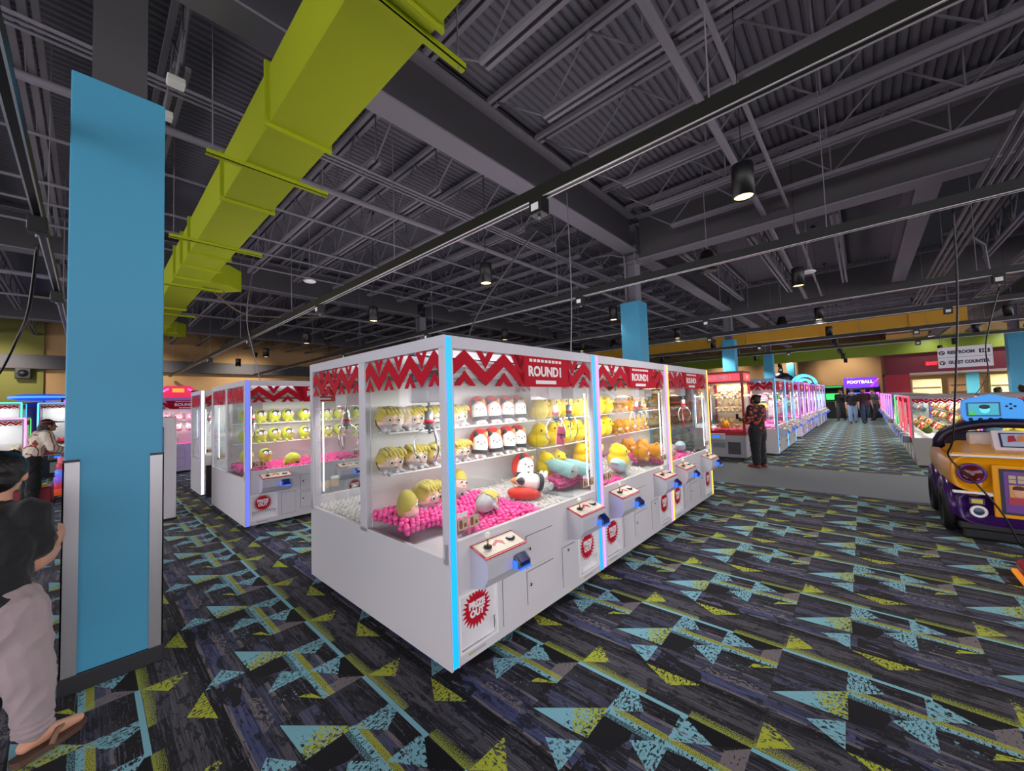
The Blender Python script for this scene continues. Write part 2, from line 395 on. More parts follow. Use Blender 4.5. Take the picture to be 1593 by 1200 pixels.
pipe('flexible_conduit', [(7.6, 4.6, 4.75), (7.5, 4.3, 4.75), (7.7, 3.95, 4.78), (7.9, 3.72, 4.7), (7.9, 3.72, 3.75)], .016, 'thin conduit looping down beside the steel post above a blue column', mat('conduit_grey', '#66636a'))
b = MB()
for s in (-.2, .2): b.box((9, -2.75+s-.01, 4.25), (30, -2.75+s+.01, 4.35))
for i in range(42): b.box((9+i*.5, -2.95, 4.25), (9.03+i*.5, -2.55, 4.27))
t = thing('cable_tray', 'long metal cable tray with cables over the aisle on the sign side', 'cable tray', (0, 0, 0)); b.build('tray_ladder', STRUCT, t)
for i in range(6):
    c = MB(); y = -2.9+.06*i; c.tube([(9, y, 4.29), (14, y+.02, 4.29), (20, y-.01, 4.29), (30, y, 4.29)], .018, 6)
    o = c.build('cable', [mat('tan_cable', '#9c8352', .6) if i in (1, 2) else STRUCT], t)
# steel posts above the blue covers
COLS = [(.12, 3.7), (8.2, 3.7), (16.6, 3.72), (24.8, 3.7), (33.4, 3.7), (24.5, -4.5), (33.0, -4.5), (.12, 11.9), (8.2, 11.9)]
for x, y in COLS:
    b = MB(); h = .13
    b.box((x-h, y-h, 3.5), (x+h, y-h+.02, 4.83), 1).box((x-h, y+h-.02, 3.5), (x+h, y+h, 4.83), 1).box((x-.01, y-h+.02, 3.5), (x+.01, y+h-.02, 4.83))
    if (x, y) == (8.2, 3.7): b.box((x-.2, y-.2, 4.6), (x+.2, y+.2, 4.62))
    struct(b.build('column', [STRUCT, STRUCTD if x < 1 else STRUCT]))
def blue_column(x, y, label, guards=False):
    t = thing('blue_column', label, 'column', (x, y, 0), 0, 'blue square columns'); h = .215
    b = MB(); b.box((-h, -h, .1), (h, h, 3.73), bev=.006); b.build('column_cover', TEAL, t)
    b = MB(); b.box((-h-.012, -h-.012, 0), (h+.012, h+.012, .1), bev=.004); b.build('base_trim', mat('charcoal_trim', '#2b2c31', .5), t)
    if guards:
        al = mat('brushed_aluminium', '#b4b4b8', .35, .7)
        for sx in (-1, 1):
            for sy in (-1, 1):
                b = MB(); g = .062; o = .006
                xa, xb = sorted((sx*(h+o), sx*(h-g))); ya, yb = sorted((sy*(h+o), sy*(h-.001)))
                b.box((xa, ya, .1), (xb, yb, 1.33))
                xa, xb = sorted((sx*(h+o), sx*(h-.001))); ya, yb = sorted((sy*(h+o), sy*(h-g)))
                b.box((xa, ya, .1), (xb, yb, 1.33))
                b.box((sx*(h-g), sy*(h+o), 1.33), (sx*(h+o), sy*(h-.001), 1.345), 1)
                b.build('corner_guard', [al, BLACK], t)
    return t
blue_column(.12, 3.69, 'tall blue square column with metal corner guards beside the child', True)
blue_column(8.2, 3.7, 'blue square column rising behind the white machine bank')
blue_column(16.6, 3.72, 'blue square column behind the red crane machine')
blue_column(24.8, 3.7, 'blue square column third beyond the white machine bank')
blue_column(33.4, 3.7, 'blue square column farthest along the aisle by the tan wall')
blue_column(24.5, -4.5, 'blue square column beside the restroom sign')
blue_column(33.0, -4.5, 'blue square column seen below the restroom sign')
for (x, y) in COLS[7:]: blue_column(x, y, 'blue square column deep in the hall behind ' + ('the striped shirt woman' if x < 1 else 'the second bank of machines'))
# ---------------------------------------------------------------- lime duct
def duct(name, label, m, x0, x1, y0, y1, z0, z1, flanges, hangers, hx=.3, along='y'):
    t = thing(name, label, 'air duct')
    def P(a, s, z): return (s, a, z) if along == 'y' else (a, s, z)
    b = MB(); b.box(P(y0, x0, z0), P(y1, x1, z1)); b.build('duct_body', m, t)
    for f in flanges:
        b = MB(); e = .035
        for (s0, s1, h0, h1) in ((x0-e, x1+e, z0-e, z0), (x0-e, x1+e, z1, z1+e), (x0-e, x0, z0, z1), (x1, x1+e, z0, z1)):
            b.box(P(f-.012, s0, h0), P(f+.012, s1, h1))
        b.build('duct_flange', m, t)
    for f in hangers:
        b = MB(); b.box(P(f-.025, x0-hx, z0-.045), P(f+.025, x1+hx, z0-.038)).box(P(f-.025, x0-hx, z0-.045), P(f-.018, x1+hx, z0))
        for s in (x0-hx+.05, x1+hx-.05): b.tube([P(f, s, z0-.06), P(f, s, ZD)], .006, 6, 1)
        b.build('hanger_bar', [m, STRUCT], t)
    return t
dt = duct('lime_air_duct', 'long lime green square air duct hanging beside the blue column', LIME, .99, 1.465, -3, 24, 4.0, 4.5, [-.8, 1.86, 3.55, 5.18, 7.3, 8.0, 8.75, 11.5, 14, 17, 20], [-.6, 1.97, 4.3, 6.72, 9.3, 12.2, 15], .3)
for yy in (8.9, 15.5):
    b = MB(); s = [(1.465, yy, 4.05), (1.75, yy, 4.05), (1.95, yy+.25, 3.98)]
    b.prism([(1.465, yy), (1.8, yy), (2.05, yy+.28), (1.85, yy+.55), (1.7, yy+.42), (1.465, yy+.42)], lambda x, y, d: (x, y, 4.02+d), .4)
    b.build('duct_branch', LIME, dt)
duct('amber_air_duct', 'long amber yellow air duct crossing above the far aisle', AMBER, 17.5, 18.2, -2.4, 12.5, 3.62, 4.02, [-1.2, 1, 3.3, 5.5, 8, 10], [0, 4.5, 9], .15)
# ---------------------------------------------------------------- busways (black light tracks)
TR = [(-.31, 'black power track beyond the blue column', -2, 20), (2.53, 'black power track passing over the front machine bank', -4, 24), (5.42, 'black power track before the steel post of the second blue column', -8, 22), (9.25, 'black power track crossing above the grey walkway', -6, 20), (12.1, 'black power track past the red crane machine', -6, 18), (15.8, 'black power track before the amber duct', -6, 14), (19.5, 'black power track farthest down the aisle', -6, 12)]
BOXES = {0: [5.1, 8.0], 1: [1.93, 6.5, 10.6, 15], 2: [3.35, 7.6, 12], 3: [2.5, -1.6], 4: [3.2, -1.4], 5: [2.6, -1.2], 6: [2.2, -1.5]}
for i, (x, l, y0, y1) in enumerate(TR):
    t = thing('power_track', l, 'power track', (x, 0, 3.3), 0, 'black power tracks')
    b = MB(); b.box((-.03, y0, 0), (.03, y1, .1)); b.build('track_channel', BLACKSATIN, t)
    for s in (-1, 1):
        b = MB(); b.box((s*.03, y0, -.006), (s*.02, y1, 0)); b.build('edge_strip', mat('bare_aluminium', '#dcd8df', .35, .4), t)
    k = 0; y = y0+1
    while y < y1:
        b = MB(); b.tube([(0, y, .1), (0, y, ZD-3.3)], .005, 5); b.build('hanging_rod', STRUCT, t); y += 3.6
    for j, y in enumerate(BOXES.get(i, [])):
        q = thing('plug_in_box', ORD[j]+' black plug-in box on the power track '+['beyond the blue column', 'over the front machine bank', 'before the second blue column', 'over the grey walkway', 'past the red machine', 'before the amber duct', 'farthest down the aisle'][i], 'power box', (x, y, 3.13), 0, 'plug-in boxes on the power tracks')
        b = MB(); b.box((-.055, -.065, .03), (.055, .065, .168), bev=.006); b.build('box_body', BLACKSATIN, q)
        b = MB(); b.box((-.059, -.035, .06), (-.055, .04, .12)); b.build('paper_label', WHITEP, q)
        b = MB(); b.cyl((0, 0, 0), (0, 0, .03), .013, 8); b.build('cord_grip', GREYM, q)
# pendants
b = MB(); b.lathe([(.0, .3), (.088, .3), (.09, .295), (.09, .0), (.08, .0), (.078, .06), (.0, .06)], n=24)
PEND_ME = b.mesh('lamp_can'); PEND_ME.materials.append(BLACK)
b = MB(); b.lathe([(.0, .045), (.07, .045), (.077, .012)], n=24)
PL_ME = b.mesh('lamp_lens'); PL_ME.materials.append(mat('warm_lens', '#e8d8b0', .5, emit='#ffdf9e', es=2.2))
b = MB(); b.tube([(0, 0, .3), (0, 0, ZD-3.4)], .004, 5).lathe([(0, ZD-3.4-.05), (.05, ZD-3.4-.05), (.05, ZD-3.4)], n=12)
PC_ME = b.mesh('hanging_cord'); PC_ME.materials.append(BLACK)
PX = [-4.1, 0.0, 4.0, 8.0, 12.1, 15.9, 19.7, 23.7, 27.7, 31.4]; PY = [-2.85, .71, 4.1, 7.5, 11.2, 14.8, 18.4]
PENDS = []
nm = {(4.0, .71): 'large looking black cylinder lamp over the aisle side of the front machine bank', (4.0, 4.1): 'black cylinder lamp above the back of the front machine bank', (8.0, .71): 'black cylinder lamp between the aisle conduits and the second blue column', (8.0, 4.1): 'black cylinder lamp just beside the top of the second blue column'}
for x in PX:
    for y in PY:
        if x in (-4.1, 0.0): continue
        if x > 9 and y > 8 or x > 21 and y > 5: continue
        l = nm.get((x, y)) or 'black cylinder lamp in the '+ORD[PX.index(x)-2]+' lamp row, '+ORD[PY.index(y)]+' from the aisle edge'
        t = thing('pendant_lamp', l, 'lamp', (x, y, 3.4), 0, 'black cylinder pendant lamps'); PENDS.append((x, y))
        link('lamp_can', PEND_ME, parent=t); link('lamp_lens', PL_ME, parent=t); link('hanging_cord', PC_ME, parent=t)
# hall speakers
for i, (x, y, z, l) in enumerate([(6.7, 1.75, 3.62, 'black bell shaped speaker hanging above the second power track'), (13.2, 1.6, 3.45, 'black bell shaped speaker hanging over the far aisle'), (.1, 14.5, 3.7, 'black bell shaped speaker hanging past the blue column'), (12.6, 6.5, 3.4, 'black bell shaped speaker behind the second blue column')]):
    t = thing('hanging_speaker', l, 'speaker', (x, y, z), 0, 'hanging speakers')
    b = MB(); b.lathe([(0, .34), (.05, .34), (.09, .3), (.13, .12), (.15, 0), (.0, .02)], n=20); b.build('speaker_shell', BLACK, t)
    b = MB(); b.tube([(0, 0, .33), (0, 0, ZD-z)], .006, 5); b.build('hanging_cable', STRUCT, t)
for i, (x, y, z, l) in enumerate([(9.2, .65, 3.9, 'small white disc antenna hanging near the aisle lamp'), (3.0, 8.2, 4.2, 'small white disc antenna hanging before the second roof beam'), (.0, 13.5, 3.9, 'pale round disc lamp hanging past the blue column'), (18.2, -2.1, 3.75, 'wide pale disc lamp hanging near the cable tray')]):
    t = thing('ceiling_disc', l, 'disc', (x, y, z)); r = .12 if i < 2 else .2
    b = MB(); b.lathe([(0, .03), (r*.7, .03), (r, .0), (r*.8, -.02), (0, -.025)], n=20); b.build('disc_shell', WHITEP, t)
    b = MB(); b.tube([(0, 0, .03), (0, 0, ZD-z)], .008, 5); b.build('hanging_rod', STRUCT, t)
# loose hanging cords
def cord(name, pts, r, label, m=BLACK):
    v = [Vector(p) for p in pts]; out = []
    for i in range(len(v)-1):
        p0, p1, p2, p3 = v[max(i-1, 0)], v[i], v[i+1], v[min(i+2, len(v)-1)]
        for k in range(6):
            t = k/6; out.append(.5*((2*p1)+(p2-p0)*t+(2*p0-5*p1+4*p2-p3)*t*t+(3*p1-p0-3*p2+p3)*t**3))
    out.append(v[-1]); b = MB(); b.tube(out, r, 6); return tag(b.build(name, m), label, 'cord')
cord('power_cable', [(5.42, -.71, 3.28), (5.6, -.72, 2.6), (5.8, -.7, 1.9), (6.0, -.655, 1.1), (6.12, -.63, .88), (6.09, -.8, .62), (6.1, -.95, .35), (6.12, -1.05, .05)], .008, 'black cord dropping from the track to the kiddie car ride')
cord('power_cable', [(9.25, -1.6, 3.1), (9.4, -1.45, 2.3), (9.8, -1.5, 1.8), (11.6, -1.6, 1.46)], .008, 'thin black cord slanting past the restroom sign')
cord('power_cable', [(-.31, 5.1, 3.06), (-.38, 5.6, 2.6), (-.52, 6.6, 2.45), (-.72, 7.4, 2.1), (-.9, 7.9, 2.1)], .012, 'bundle of black cords drooping from the track past the blue column')
cord('power_cable', [(2.53, 1.93, 3.06), (2.6, 2.3, 2.9), (2.75, 3.0, 2.5), (2.8, 3.3, 2.02)], .008, 'black cord dropping from a power box to the machine roof')
cord('data_cable', [(2.4, 9.8, 4.7), (2.3, 9.85, 3.6), (2.5, 9.9, 2.6), (2.6, 9.9, 2.03)], .01, 'thin grey cable curving down behind the front machine bank', STRUCT)
cord('data_cable', [(4.6, 3.0, 4.6), (4.62, 3.0, 3.2), (4.6, 3.02, 2.5), (4.6, 3.05, 2.02)], .008, 'pale cable dropping onto the roof of the front machine bank', STRUCT)
cord('brown_cable', [(1.6, 9.6, 4.1), (2.2, 9.9, 3.75), (3.0, 10.4, 3.85), (4.5, 10.6, 4.1)], .018, 'brown cable bundle drooping from the lime duct branch', mat('brown_cable', '#6b5a48', .6))
for i, (x, y, z, l) in enumerate([(.47, 4.2, 4.4, 'small pale sensor box fixed to a joist over the blue column'), (.45, 4.75, 4.4, 'second pale sensor box on the joist over the blue column')]):
    b = MB(); b.box((x-.06, y-.05, z), (x+.06, y+.05, z+.06), bev=.008).tube([(x, y, z+.06), (x+.05, y, 4.93)], .01, 6, 1)
    tag(b.build('sensor_box', [WHITEP, STRUCT]), l, 'sensor')
# ---------------------------------------------------------------- claw machines
UW, UD, UH = 1.745, 1.03, 2.02
HX, HY = UW/2, UD/2
def zig(b, L, h, p, t, x0=0., x1=None, fn=None, d=.003, ph=0.):
    """red chevron wave with small chevrons above and below, clipped to x0..x1"""
    x1 = L if x1 is None else x1; hp = p/2
    def clip(poly):
        for lim, s in ((x0, 1), (x1, -1)):
            out = []
            for i in range(len(poly)):
                a, c = poly[i], poly[(i+1) % len(poly)]; ia, ic = (a[0]-lim)*s >= -1e-9, (c[0]-lim)*s >= -1e-9
                if ia: out.append(a)
                if ia != ic:
                    k = (lim-a[0])/(c[0]-a[0]); out.append((lim, a[1]+k*(c[1]-a[1])))
            poly = out
            if len(poly) < 3: return None
        return poly
    def put(poly):
        q = clip(poly)
        if q: b.prism(q, fn, d)
    n = int(L/hp)+4
    for i in range(-3, n):
        xa = i*hp+ph; up = i % 2 == 0
        ya, yb = (h, t) if up else (t, h)
        put([(xa, ya), (xa+hp, yb), (xa+hp, yb-t), (xa, ya-t)])
        if not up:  # valley at xa: small V from the top
            w = hp*.46; put([(xa-w, h), (xa-w*.36, h), (xa, h-.17*h), (xa, h-.5*h)]); put([(xa+w*.36, h), (xa+w, h), (xa, h-.5*h), (xa, h-.17*h)])
        else:
            w = hp*.5; put([(xa-w, 0), (xa, .42*h), (xa, .17*h), (xa-w*.42, 0)]); put([(xa+w*.42, 0), (xa, .17*h), (xa, .42*h), (xa+w, 0)])
def star_poly(R, r, n): return [((R if i % 2 == 0 else r)*cos(pi*i/n+pi/2), (R if i % 2 == 0 else r)*sin(pi*i/n+pi/2)) for i in range(2*n)]
def claw(parent, x, y, z, m=DARKM):
    """claw with motor can and three bent prongs"""
    t = empty('claw', (x, y, z), 0, parent)
    b = MB(); b.cyl((0, 0, .0), (0, 0, .13), .028, 14).cyl((0, 0, .045), (0, 0, .07), .034, 14, 1).tube([(0, 0, .13), (0, 0, .3)], .008, 6).cyl((0, 0, -.03), (0, 0, 0), .012, 10)
    b.build('claw_hub', [GREYM, REDP], t)
    for k in range(3):
        a = 2*pi*k/3+.5; c, s = cos(a), sin(a); b = MB()
        b.tube([(c*.02, s*.02, .02), (c*.07, s*.07, -.01), (c*.105, s*.105, -.08), (c*.1, s*.1, -.16), (c*.06, s*.06, -.215)], .006, 6)
        b.tube([(c*.01, s*.01, -.02), (c*.07, s*.07, -.01)], .004, 5)
        b.build('claw_prong', CHROME, t)
    return t
def make_unit():
    t = empty('claw_machine')
    # cabinet with two prize hatches
    b = MB(); z0 = .06; ox = [(.075, .375), (UW-.375, UW-.075)]
    def B(x0, y0, z0_, x1, y1, z1, m=0, bev=0): b.box((x0-HX, y0-HY, z0_), (x1-HX, y1-HY, z1), m, bev)
    B(0, .17, z0, UW, UD, .66); B(0, 0, z0, UW, .17, .13); B(0, 0, .45, UW, .17, .66)
    xs = [0, .075, .375, UW-.375, UW-.075, UW]
    for i in (0, 2, 4): B(xs[i], 0, .13, xs[i+1], .17, .45)
    B(.0, 0, .66, UW, .035, .78); B(0, .0, .66, .03, UD, .69); B(UW-.03, 0, .66, UW, UD, .69); B(0, UD-.03, .66, UW, UD, .69)
    b.build('cabinet', W_, t)
    # aluminium frame
    b = MB(); p = .07
    for x in (0, UW-p):
        B(x, 0, .66, x+p, .05, UH-.07); B(x, UD-.05, .66, x+p, UD, UH-.07)
    B(0, 0, UH-.075, UW, .05, UH); B(0, UD-.05, UH-.075, UW, UD, UH); B(0, .05, UH-.075, .05, UD-.05, UH); B(UW-.05, .05, UH-.075, UW, UD-.05, UH)
    B(.05, HY-.02, UH-.05, UW-.05, HY+.02, UH)
    for x in (0, UW-.012): B(x, -.006, z0, x+.012, 0, UH)
    for x in (.052, UW-.064): B(x, -.006, z0, x+.012, 0, UH)
    b.build('frame', ALU, t)
    b = MB(); B(.04, UD-.06, .66, UW-.04, UD-.045, 1.93); b.build('back_panel', mat('inner_white', '#e6e6e6', .5), t)
    b = MB(); B(HX-.006, .06, .69, HX+.006, UD-.06, .95, 0); B(.34, .06, .66, .346, .45, .86); B(.035, .44, .66, .346, .446, .86); B(UW-.346, .06, .66, UW-.34, .45, .86); B(UW-.346, .44, .66, UW-.035, .446, .86)
    b.build('chute_wall', ACRYL, t)
    b = MB(); B(.035, .036, .66, .338, .438, .668); B(UW-.338, .036, .66, UW-.035, .438, .668); b.build('chute_floor', W_, t)
    # panes
    b = MB(); B(.07, .015, .78, UW-.07, .019, 1.945); b.build('front_glass', GLASS, t)
    for x in (.012, UW-.016):
        b = MB(); B(x, .05, .69, x+.004, UD-.05, 1.945); b.build('side_glass', GLASS, t)
    b = MB(); B(HX-.004, .012, .78, HX+.004, .022, 1.72); b.build('glass_joint', ACRYL, t)
    # printed headers
    hz = 1.715; hh = 1.945-hz; b = MB(); L = UW-.14
    f = lambda x, y, d: (x-HX+.07, .008-HY+d, hz+y)
    zig(b, L, hh, .36, .4*hh, 0, .42*L, f, ph=.1); zig(b, L, hh, .36, .4*hh, .775*L, L, f, ph=.06)
    b.prism([(.33*L, hh), (.79*L, hh), (.79*L, 0), (.42*L, 0)], f, .0036)
    hp = b.build('header_print', RED, t)
    text('lettering', 'ROUND1', .105, WHITEP, hp, (L*.585-HX+.07, .007-HY, hz+.115), (pi/2, 0, 0), .001, .004, 1.0)
    b = MB(); xx = L*.585-HX+.07
    for i in range(9): b.box((xx-.2+i*.047, .006-HY, hz+.19), (xx-.2+i*.047+.033, .009-HY, hz+.212))
    b.build('caption_print', WHITEP, hp); b = MB(); b.box((xx-.13, .006-HY, hz+.022), (xx+.13, .009-HY, hz+.05)); b.build('caption_bar', WHITEP, hp)
    for sx in (0, 1):
        b = MB(); L2 = UD-.1; x = .010-HX if sx == 0 else HX-.013
        zig(b, L2, hh, .27, .42*hh, 0, L2, (lambda x_, y, d: (x+d, x_-HY+.05, hz+y)), ph=.06)
        b.build('side_header_print', RED, t)
    # lights
    for x in (.012, UW-.052):
        b = MB(); B(x, -.008, z0+.01, x+.04, -.001, UH-.01); o = b.build('led_strip', LED, t)
    for x in (.085, UW-.094):
        b = MB(); B(x, .062, .82, x+.009, .071, 1.66); b.build('light_tube', LAMP, t)
    # gantry and claws
    b = MB(); B(.06, .42, 1.77, UW-.06, .45, 1.8, 0); B(.06, .6, 1.77, UW-.06, .63, 1.8, 0)
    for x in (.2, UW-.2): B(x-.1, .31, 1.62, x+.1, .54, 1.77, 1, .01); B(x-.02, .06, 1.8, x+.02, UD-.07, 1.84, 0)
    for i in range(3): B(.06, .15+i*.3, 1.87, UW-.06, .2+i*.3, 1.89, 1)
    b.build('gantry', [GREYM, W_], t)
    claw(t, .2-HX, .44-HY, 1.43); claw(t, HX-.2, .32-HY, 1.43)
    # racks
    for z in (1.405, 1.105):
        b = MB()
        for y in (.7, .86): b.tube([(.04-HX, y-HY, z), (HX-.04, y-HY, z)], .007, 8)
        for x in (.1, HX-.05, HX+.05, UW-.1): b.tube([(x-HX, .7-HY, z), (x-HX, UD-.06-HY, z)], .005, 6)
        b.build('rack_rail', WHITEP, t)
    # consoles
    for s, x0 in ((0, .165), (1, UW-.165-.37)):
        c = empty('console', (x0+.185-HX, -HY, .0), 0, t)
        b = MB(); prof = [(0, .72), (-.14, .672), (-.155, .65), (-.15, .56), (-.11, .5), (0, .47)]
        b.prism(prof, lambda y, z, d: (-.185+d, y, z), .37); b.build('console_shell', mat('console_grey', '#c4c3cb', .35), c)
        b = MB(); sl = lambda x, y, d: (x, y, .72+y*.343+.003+d)
        b.prism([(-.187, -.142), (.187, -.142), (.187, -.001), (-.187, -.001)], sl, .006); b.prism([(-.175, -.132), (.175, -.132), (.175, -.012), (-.175, -.012)], lambda x, y, d: (x, y, .7275+y*.343+.003+d), .002, 1)
        b.prism([(-.05, -.08), (.0, -.055), (.03, -.095), (.04, -.06), (.0, -.035), (-.05, -.06)], lambda x, y, d: (x, y, .7325+y*.343+d), .002)
        b.build('top_plate', [REDP, CREAM], c)
        b = MB(); b.cyl((-.1, -.07, .71), (-.1, -.07, .72), .026, 16, 1).tube([(-.1, -.07, .71), (-.1, -.07, .765)], .006, 8, 2).sph((-.1, -.07, .785), .021, 14, 10)
        b.build('joystick', [mat('clear_knob', '#f1ede4', .15), BLACK, mat('brass', '#b59a58', .3, 1.)], c)
        b = MB(); b.cyl((.11, -.06, .705), (.11, -.06, .716), .034, 18, 0).cyl((.11, -.06, .71), (.11, -.06, .722), .022, 18, 1); b.build('push_button', [BLACK, WHITEP], c)
        rd = .06
        b = MB(); b.prism([(-.15, .64), (-.2, .6), (-.2, .565), (-.15, .555)], lambda y, z, d: (-.02+rd+d-.0, y, z), .11)
        b.prism([(-.157, .64), (-.205, .602), (-.205, .578), (-.157, .62)], lambda y, z, d: (-.005+rd+d, y, z), .08, 1)
        b.box((-.018+rd, -.208, .556), (.088+rd, -.2, .566), 2); b.box((-.026+rd, -.19, .56), (-.022+rd, -.155, .61), 2)
        b.build('card_reader', [mat('reader_grey', '#565a66', .4), SCREEN, BLUEGLOW], c)
    # prize hatches
    for s, (x0, x1) in enumerate(ox):
        c = empty('prize_hatch', ((x0+x1)/2-HX, -HY, .29), 0, t)
        b = MB(); h = .15
        for (xa, xb, za, zb) in ((-h-.012, -h+.004, -.172, .172), (h-.004, h+.012, -.172, .172), (-h-.012, h+.012, .156, .172), (-h-.012, h+.012, -.172, -.156)): b.box((xa, -.006, za), (xb, .02, zb))
        b.build('hatch_rim', WHITEP, c)
        b = MB(); b.box((-h+.002, .006, -.055), (h-.002, .012, .158)); fl = b.build('hatch_flap', mat('flap_white', '#e9e7ea', .25), c)
        b = MB(); b.box((-h, .012, -.158), (h, .1, -.15)).add([(-h, .012, -.15), (h, .012, -.15), (h, .1, -.02), (-h, .1, -.02)], [(0, 1, 2, 3)]).box((-h, .09, -.158), (h, .1, .1)).box((-h, .012, -.158), (-h+.004, .1, .1)).box((h-.004, .012, -.158), (h, .1, .1)); b.build('prize_tray', mat('tray_white', '#efeef1', .4, emit='#ffffff', es=.0), c)
        b = MB(); b.prism(star_poly(.118, .082, 24), lambda x, y, d: (x-.015, .004-d, y+.05), .003); b.build('starburst', RED, c)
        text('lettering', 'PRIZE\nOUT', .056, WHITEP, c, (-.015, -.001, .05), (pi/2, 0, 0), .001, .0035, .95)
        b = MB(); b.box((-.07, -.001, -.205), (.05, .0, -.188), 1).box((-.09, -.001, -.205), (-.07, .0, -.188)); b.build('warning_sticker', [mat('yellow_print', '#cfc04a'), mat('grey_print', '#b9b9b4')], c)
    # service doors
    for (x0, x1, za, zb, kx) in ((.69, 1.0, .42, .64, .05), (.69, 1.0, .17, .39, .05), (.44, .62, .13, .43, None), (1.125, 1.3, .13, .43, .12)):
        c = empty('service_door', ((x0+x1)/2-HX, -HY, (za+zb)/2), 0, t); w, h = (x1-x0)/2, (zb-za)/2
        b = MB(); b.box((-w-.004, -.0012, -h-.004), (w+.004, .002, h+.004), 1).box((-w, -.006, -h), (w, .002, h)); b.build('door_panel', [W_, mat('door_gap', '#6f6e78', .6)], c)
        if kx is not None:
            b = MB(); b.cyl((-w+kx*.6, -.006, .02 if h < .13 else h-.03), (-w+kx*.6, -.014, .02 if h < .13 else h-.03), .011, 14).cyl((-w+kx*.6, -.014, .02 if h < .13 else h-.03), (-w+kx*.6, -.016, .02 if h < .13 else h-.03), .006, 10, 1); b.build('door_lock', [CHROME, BLACK], c)
    # stickers behind the glass
    for s, x0 in ((0, .085), (1, UW-.085-.17)):
        b = MB(); f = lambda x, y, d: (x0+x-HX, .010-HY+d, .79+y)
        b.prism([(0, .045), (.08, .045), (.08, .115), (0, .115)], f, .002); b.prism([(.09, .045), (.17, .045), (.17, .115), (.09, .115)], f, .002); b.prism([(0, .122), (.075, .122), (.075, .15), (0, .15)], f, .002, 1)
        g = lambda x, y, d: (x0+x-HX, .0085-HY+d, .79+y)
        for dx in (0, .09):
            b.prism([(dx+.012, .055), (dx+.032, .055), (dx+.036, .085), (dx+.03, .105), (dx+.012, .105), (dx+.008, .08)], g, .001, 2); b.prism([(dx+.045, .06), (dx+.07, .06), (dx+.066, .08), (dx+.05, .085)], g, .001, 2)
        b.build('instruction_card', [mat('card_tan', '#c9b49a'), WHITEP, mat('card_brown', '#8a5636')], t)
    # casters
    for x in (.14, UW-.14):
        for y in (.12, UD-.12):
            b = MB(); b.cyl((x-HX-.014, y-HY, .035), (x-HX+.014, y-HY, .035), .035, 18).box((x-HX-.022, y-HY-.03, .045), (x-HX-.016, y-HY+.012, .07), 1).box((x-HX+.016, y-HY-.03, .045), (x-HX+.022, y-HY+.012, .07), 1).cyl((x-HX-.016, y-HY, .035), (x-HX+.016, y-HY, .035), .012, 10, 1)
            b.build('caster', [mat('caster_grey', '#6a6a6e', .5), GREYM], t)
    return freeze(t)
UNIT0 = make_unit()
_first = [True]
def claw_unit(x, y, rotz, label, led, frame='#d4d2da', group='white crane machine units', light=70, skip=()):
    """x, y: the near corner of the footprint (its first front corner)"""
    if _first[0]: o = UNIT0; _first[0] = False; todo = o
    else: o = dup(UNIT0)
    c = Matrix.Rotation(rotz, 3, 'Z') @ Vector((HX, HY, 0))
    o.location = (x+c.x, y+c.y, 0); o.rotation_euler = (0, 0, rotz)
    tag(o, label, 'claw machine', group)
    for ch in list(o.children):
        n = ch.name.split('.')[0]
        if n in skip: bpy.data.objects.remove(ch); continue
        if n == 'led_strip': ch.color = (*lin(led), 1)
        if n == 'frame': ch.color = (*lin(frame), 1)
    if light:
        l = bpy.data.lights.new('machine_lamp', 'AREA'); l.shape = 'RECTANGLE'; l.size = 1.45; l.size_y = .3; l.energy = light*(.2 if x < 8 else .45); l.color = (1, .985, .96)
        lo = bpy.data.objects.new('machine_lamp', l); COL.objects.link(lo); lo.location = Vector((x+c.x, y+c.y, 1.61))+Matrix.Rotation(rotz, 3, 'Z') @ Vector((0, -.22, 0)); lo.rotation_euler = (.25, 0, rotz)
        l = bpy.data.lights.new('added_uplight', 'AREA'); l.shape = 'RECTANGLE'; l.size = 1.4; l.size_y = .75; l.energy = 6.5 if x < 8 else 7; l.color = (1, .95, .97)  # added uplight, no real fixture: brightens ceiling and duct undersides from below
        lo = bpy.data.objects.new('added_uplight', l); COL.objects.link(lo); lo.location = (x+c.x, y+c.y, 1.93); lo.rotation_euler = (pi, 0, rotz)
    return o
BL, PU, YL, IN = '#0a84ff', '#a974ff', '#ffc52a', '#5058ff'
X0, Y0 = 1.42, 1.835
UNITS = {}
def bank(x, y, specs, back=None, **k):
    for i, (l, c) in enumerate(specs): UNITS[l] = claw_unit(x+i*UW, y, 0, l, c, **k)
    if back:
        for i, (l, c) in enumerate(back): UNITS[l] = claw_unit(x+(i+1)*UW, y+2*UD, pi, l, c, **k)
bank(X0, Y0, [('white two player crane machine with blue light strips and blond and cat plush', BL), ('white two player crane machine with violet light strips and yellow chick plush', PU), ('white two player crane machine with yellow light strips at the walkway end', YL)],
     [('white crane machine with flamingo plush backing onto the blue lit unit', PU), ('white crane machine backing onto the violet lit unit', BL), ('white crane machine backing onto the yellow lit unit', YL)])
bank(1.41, 6.157, [('white crane machine with indigo light strip and penguin plush', IN), ('white crane machine second unit of the penguin plush bank', BL), ('white crane machine third unit of the penguin plush bank', PU)],
     [('white crane machine backing onto the penguin plush unit', YL), ('white crane machine backing onto the second penguin bank unit', PU)], light=55)
bank(11.98, 1.69, [('crane machine with sky blue light posts behind the floral shirt woman', '#49b4ff'), ('crane machine with sky blue light posts second along the aisle', '#49b4ff')], [('crane machine back to back with the sky blue aisle machine', BL)], light=60, frame='#8fbde0', group='crane machines along the far aisle')
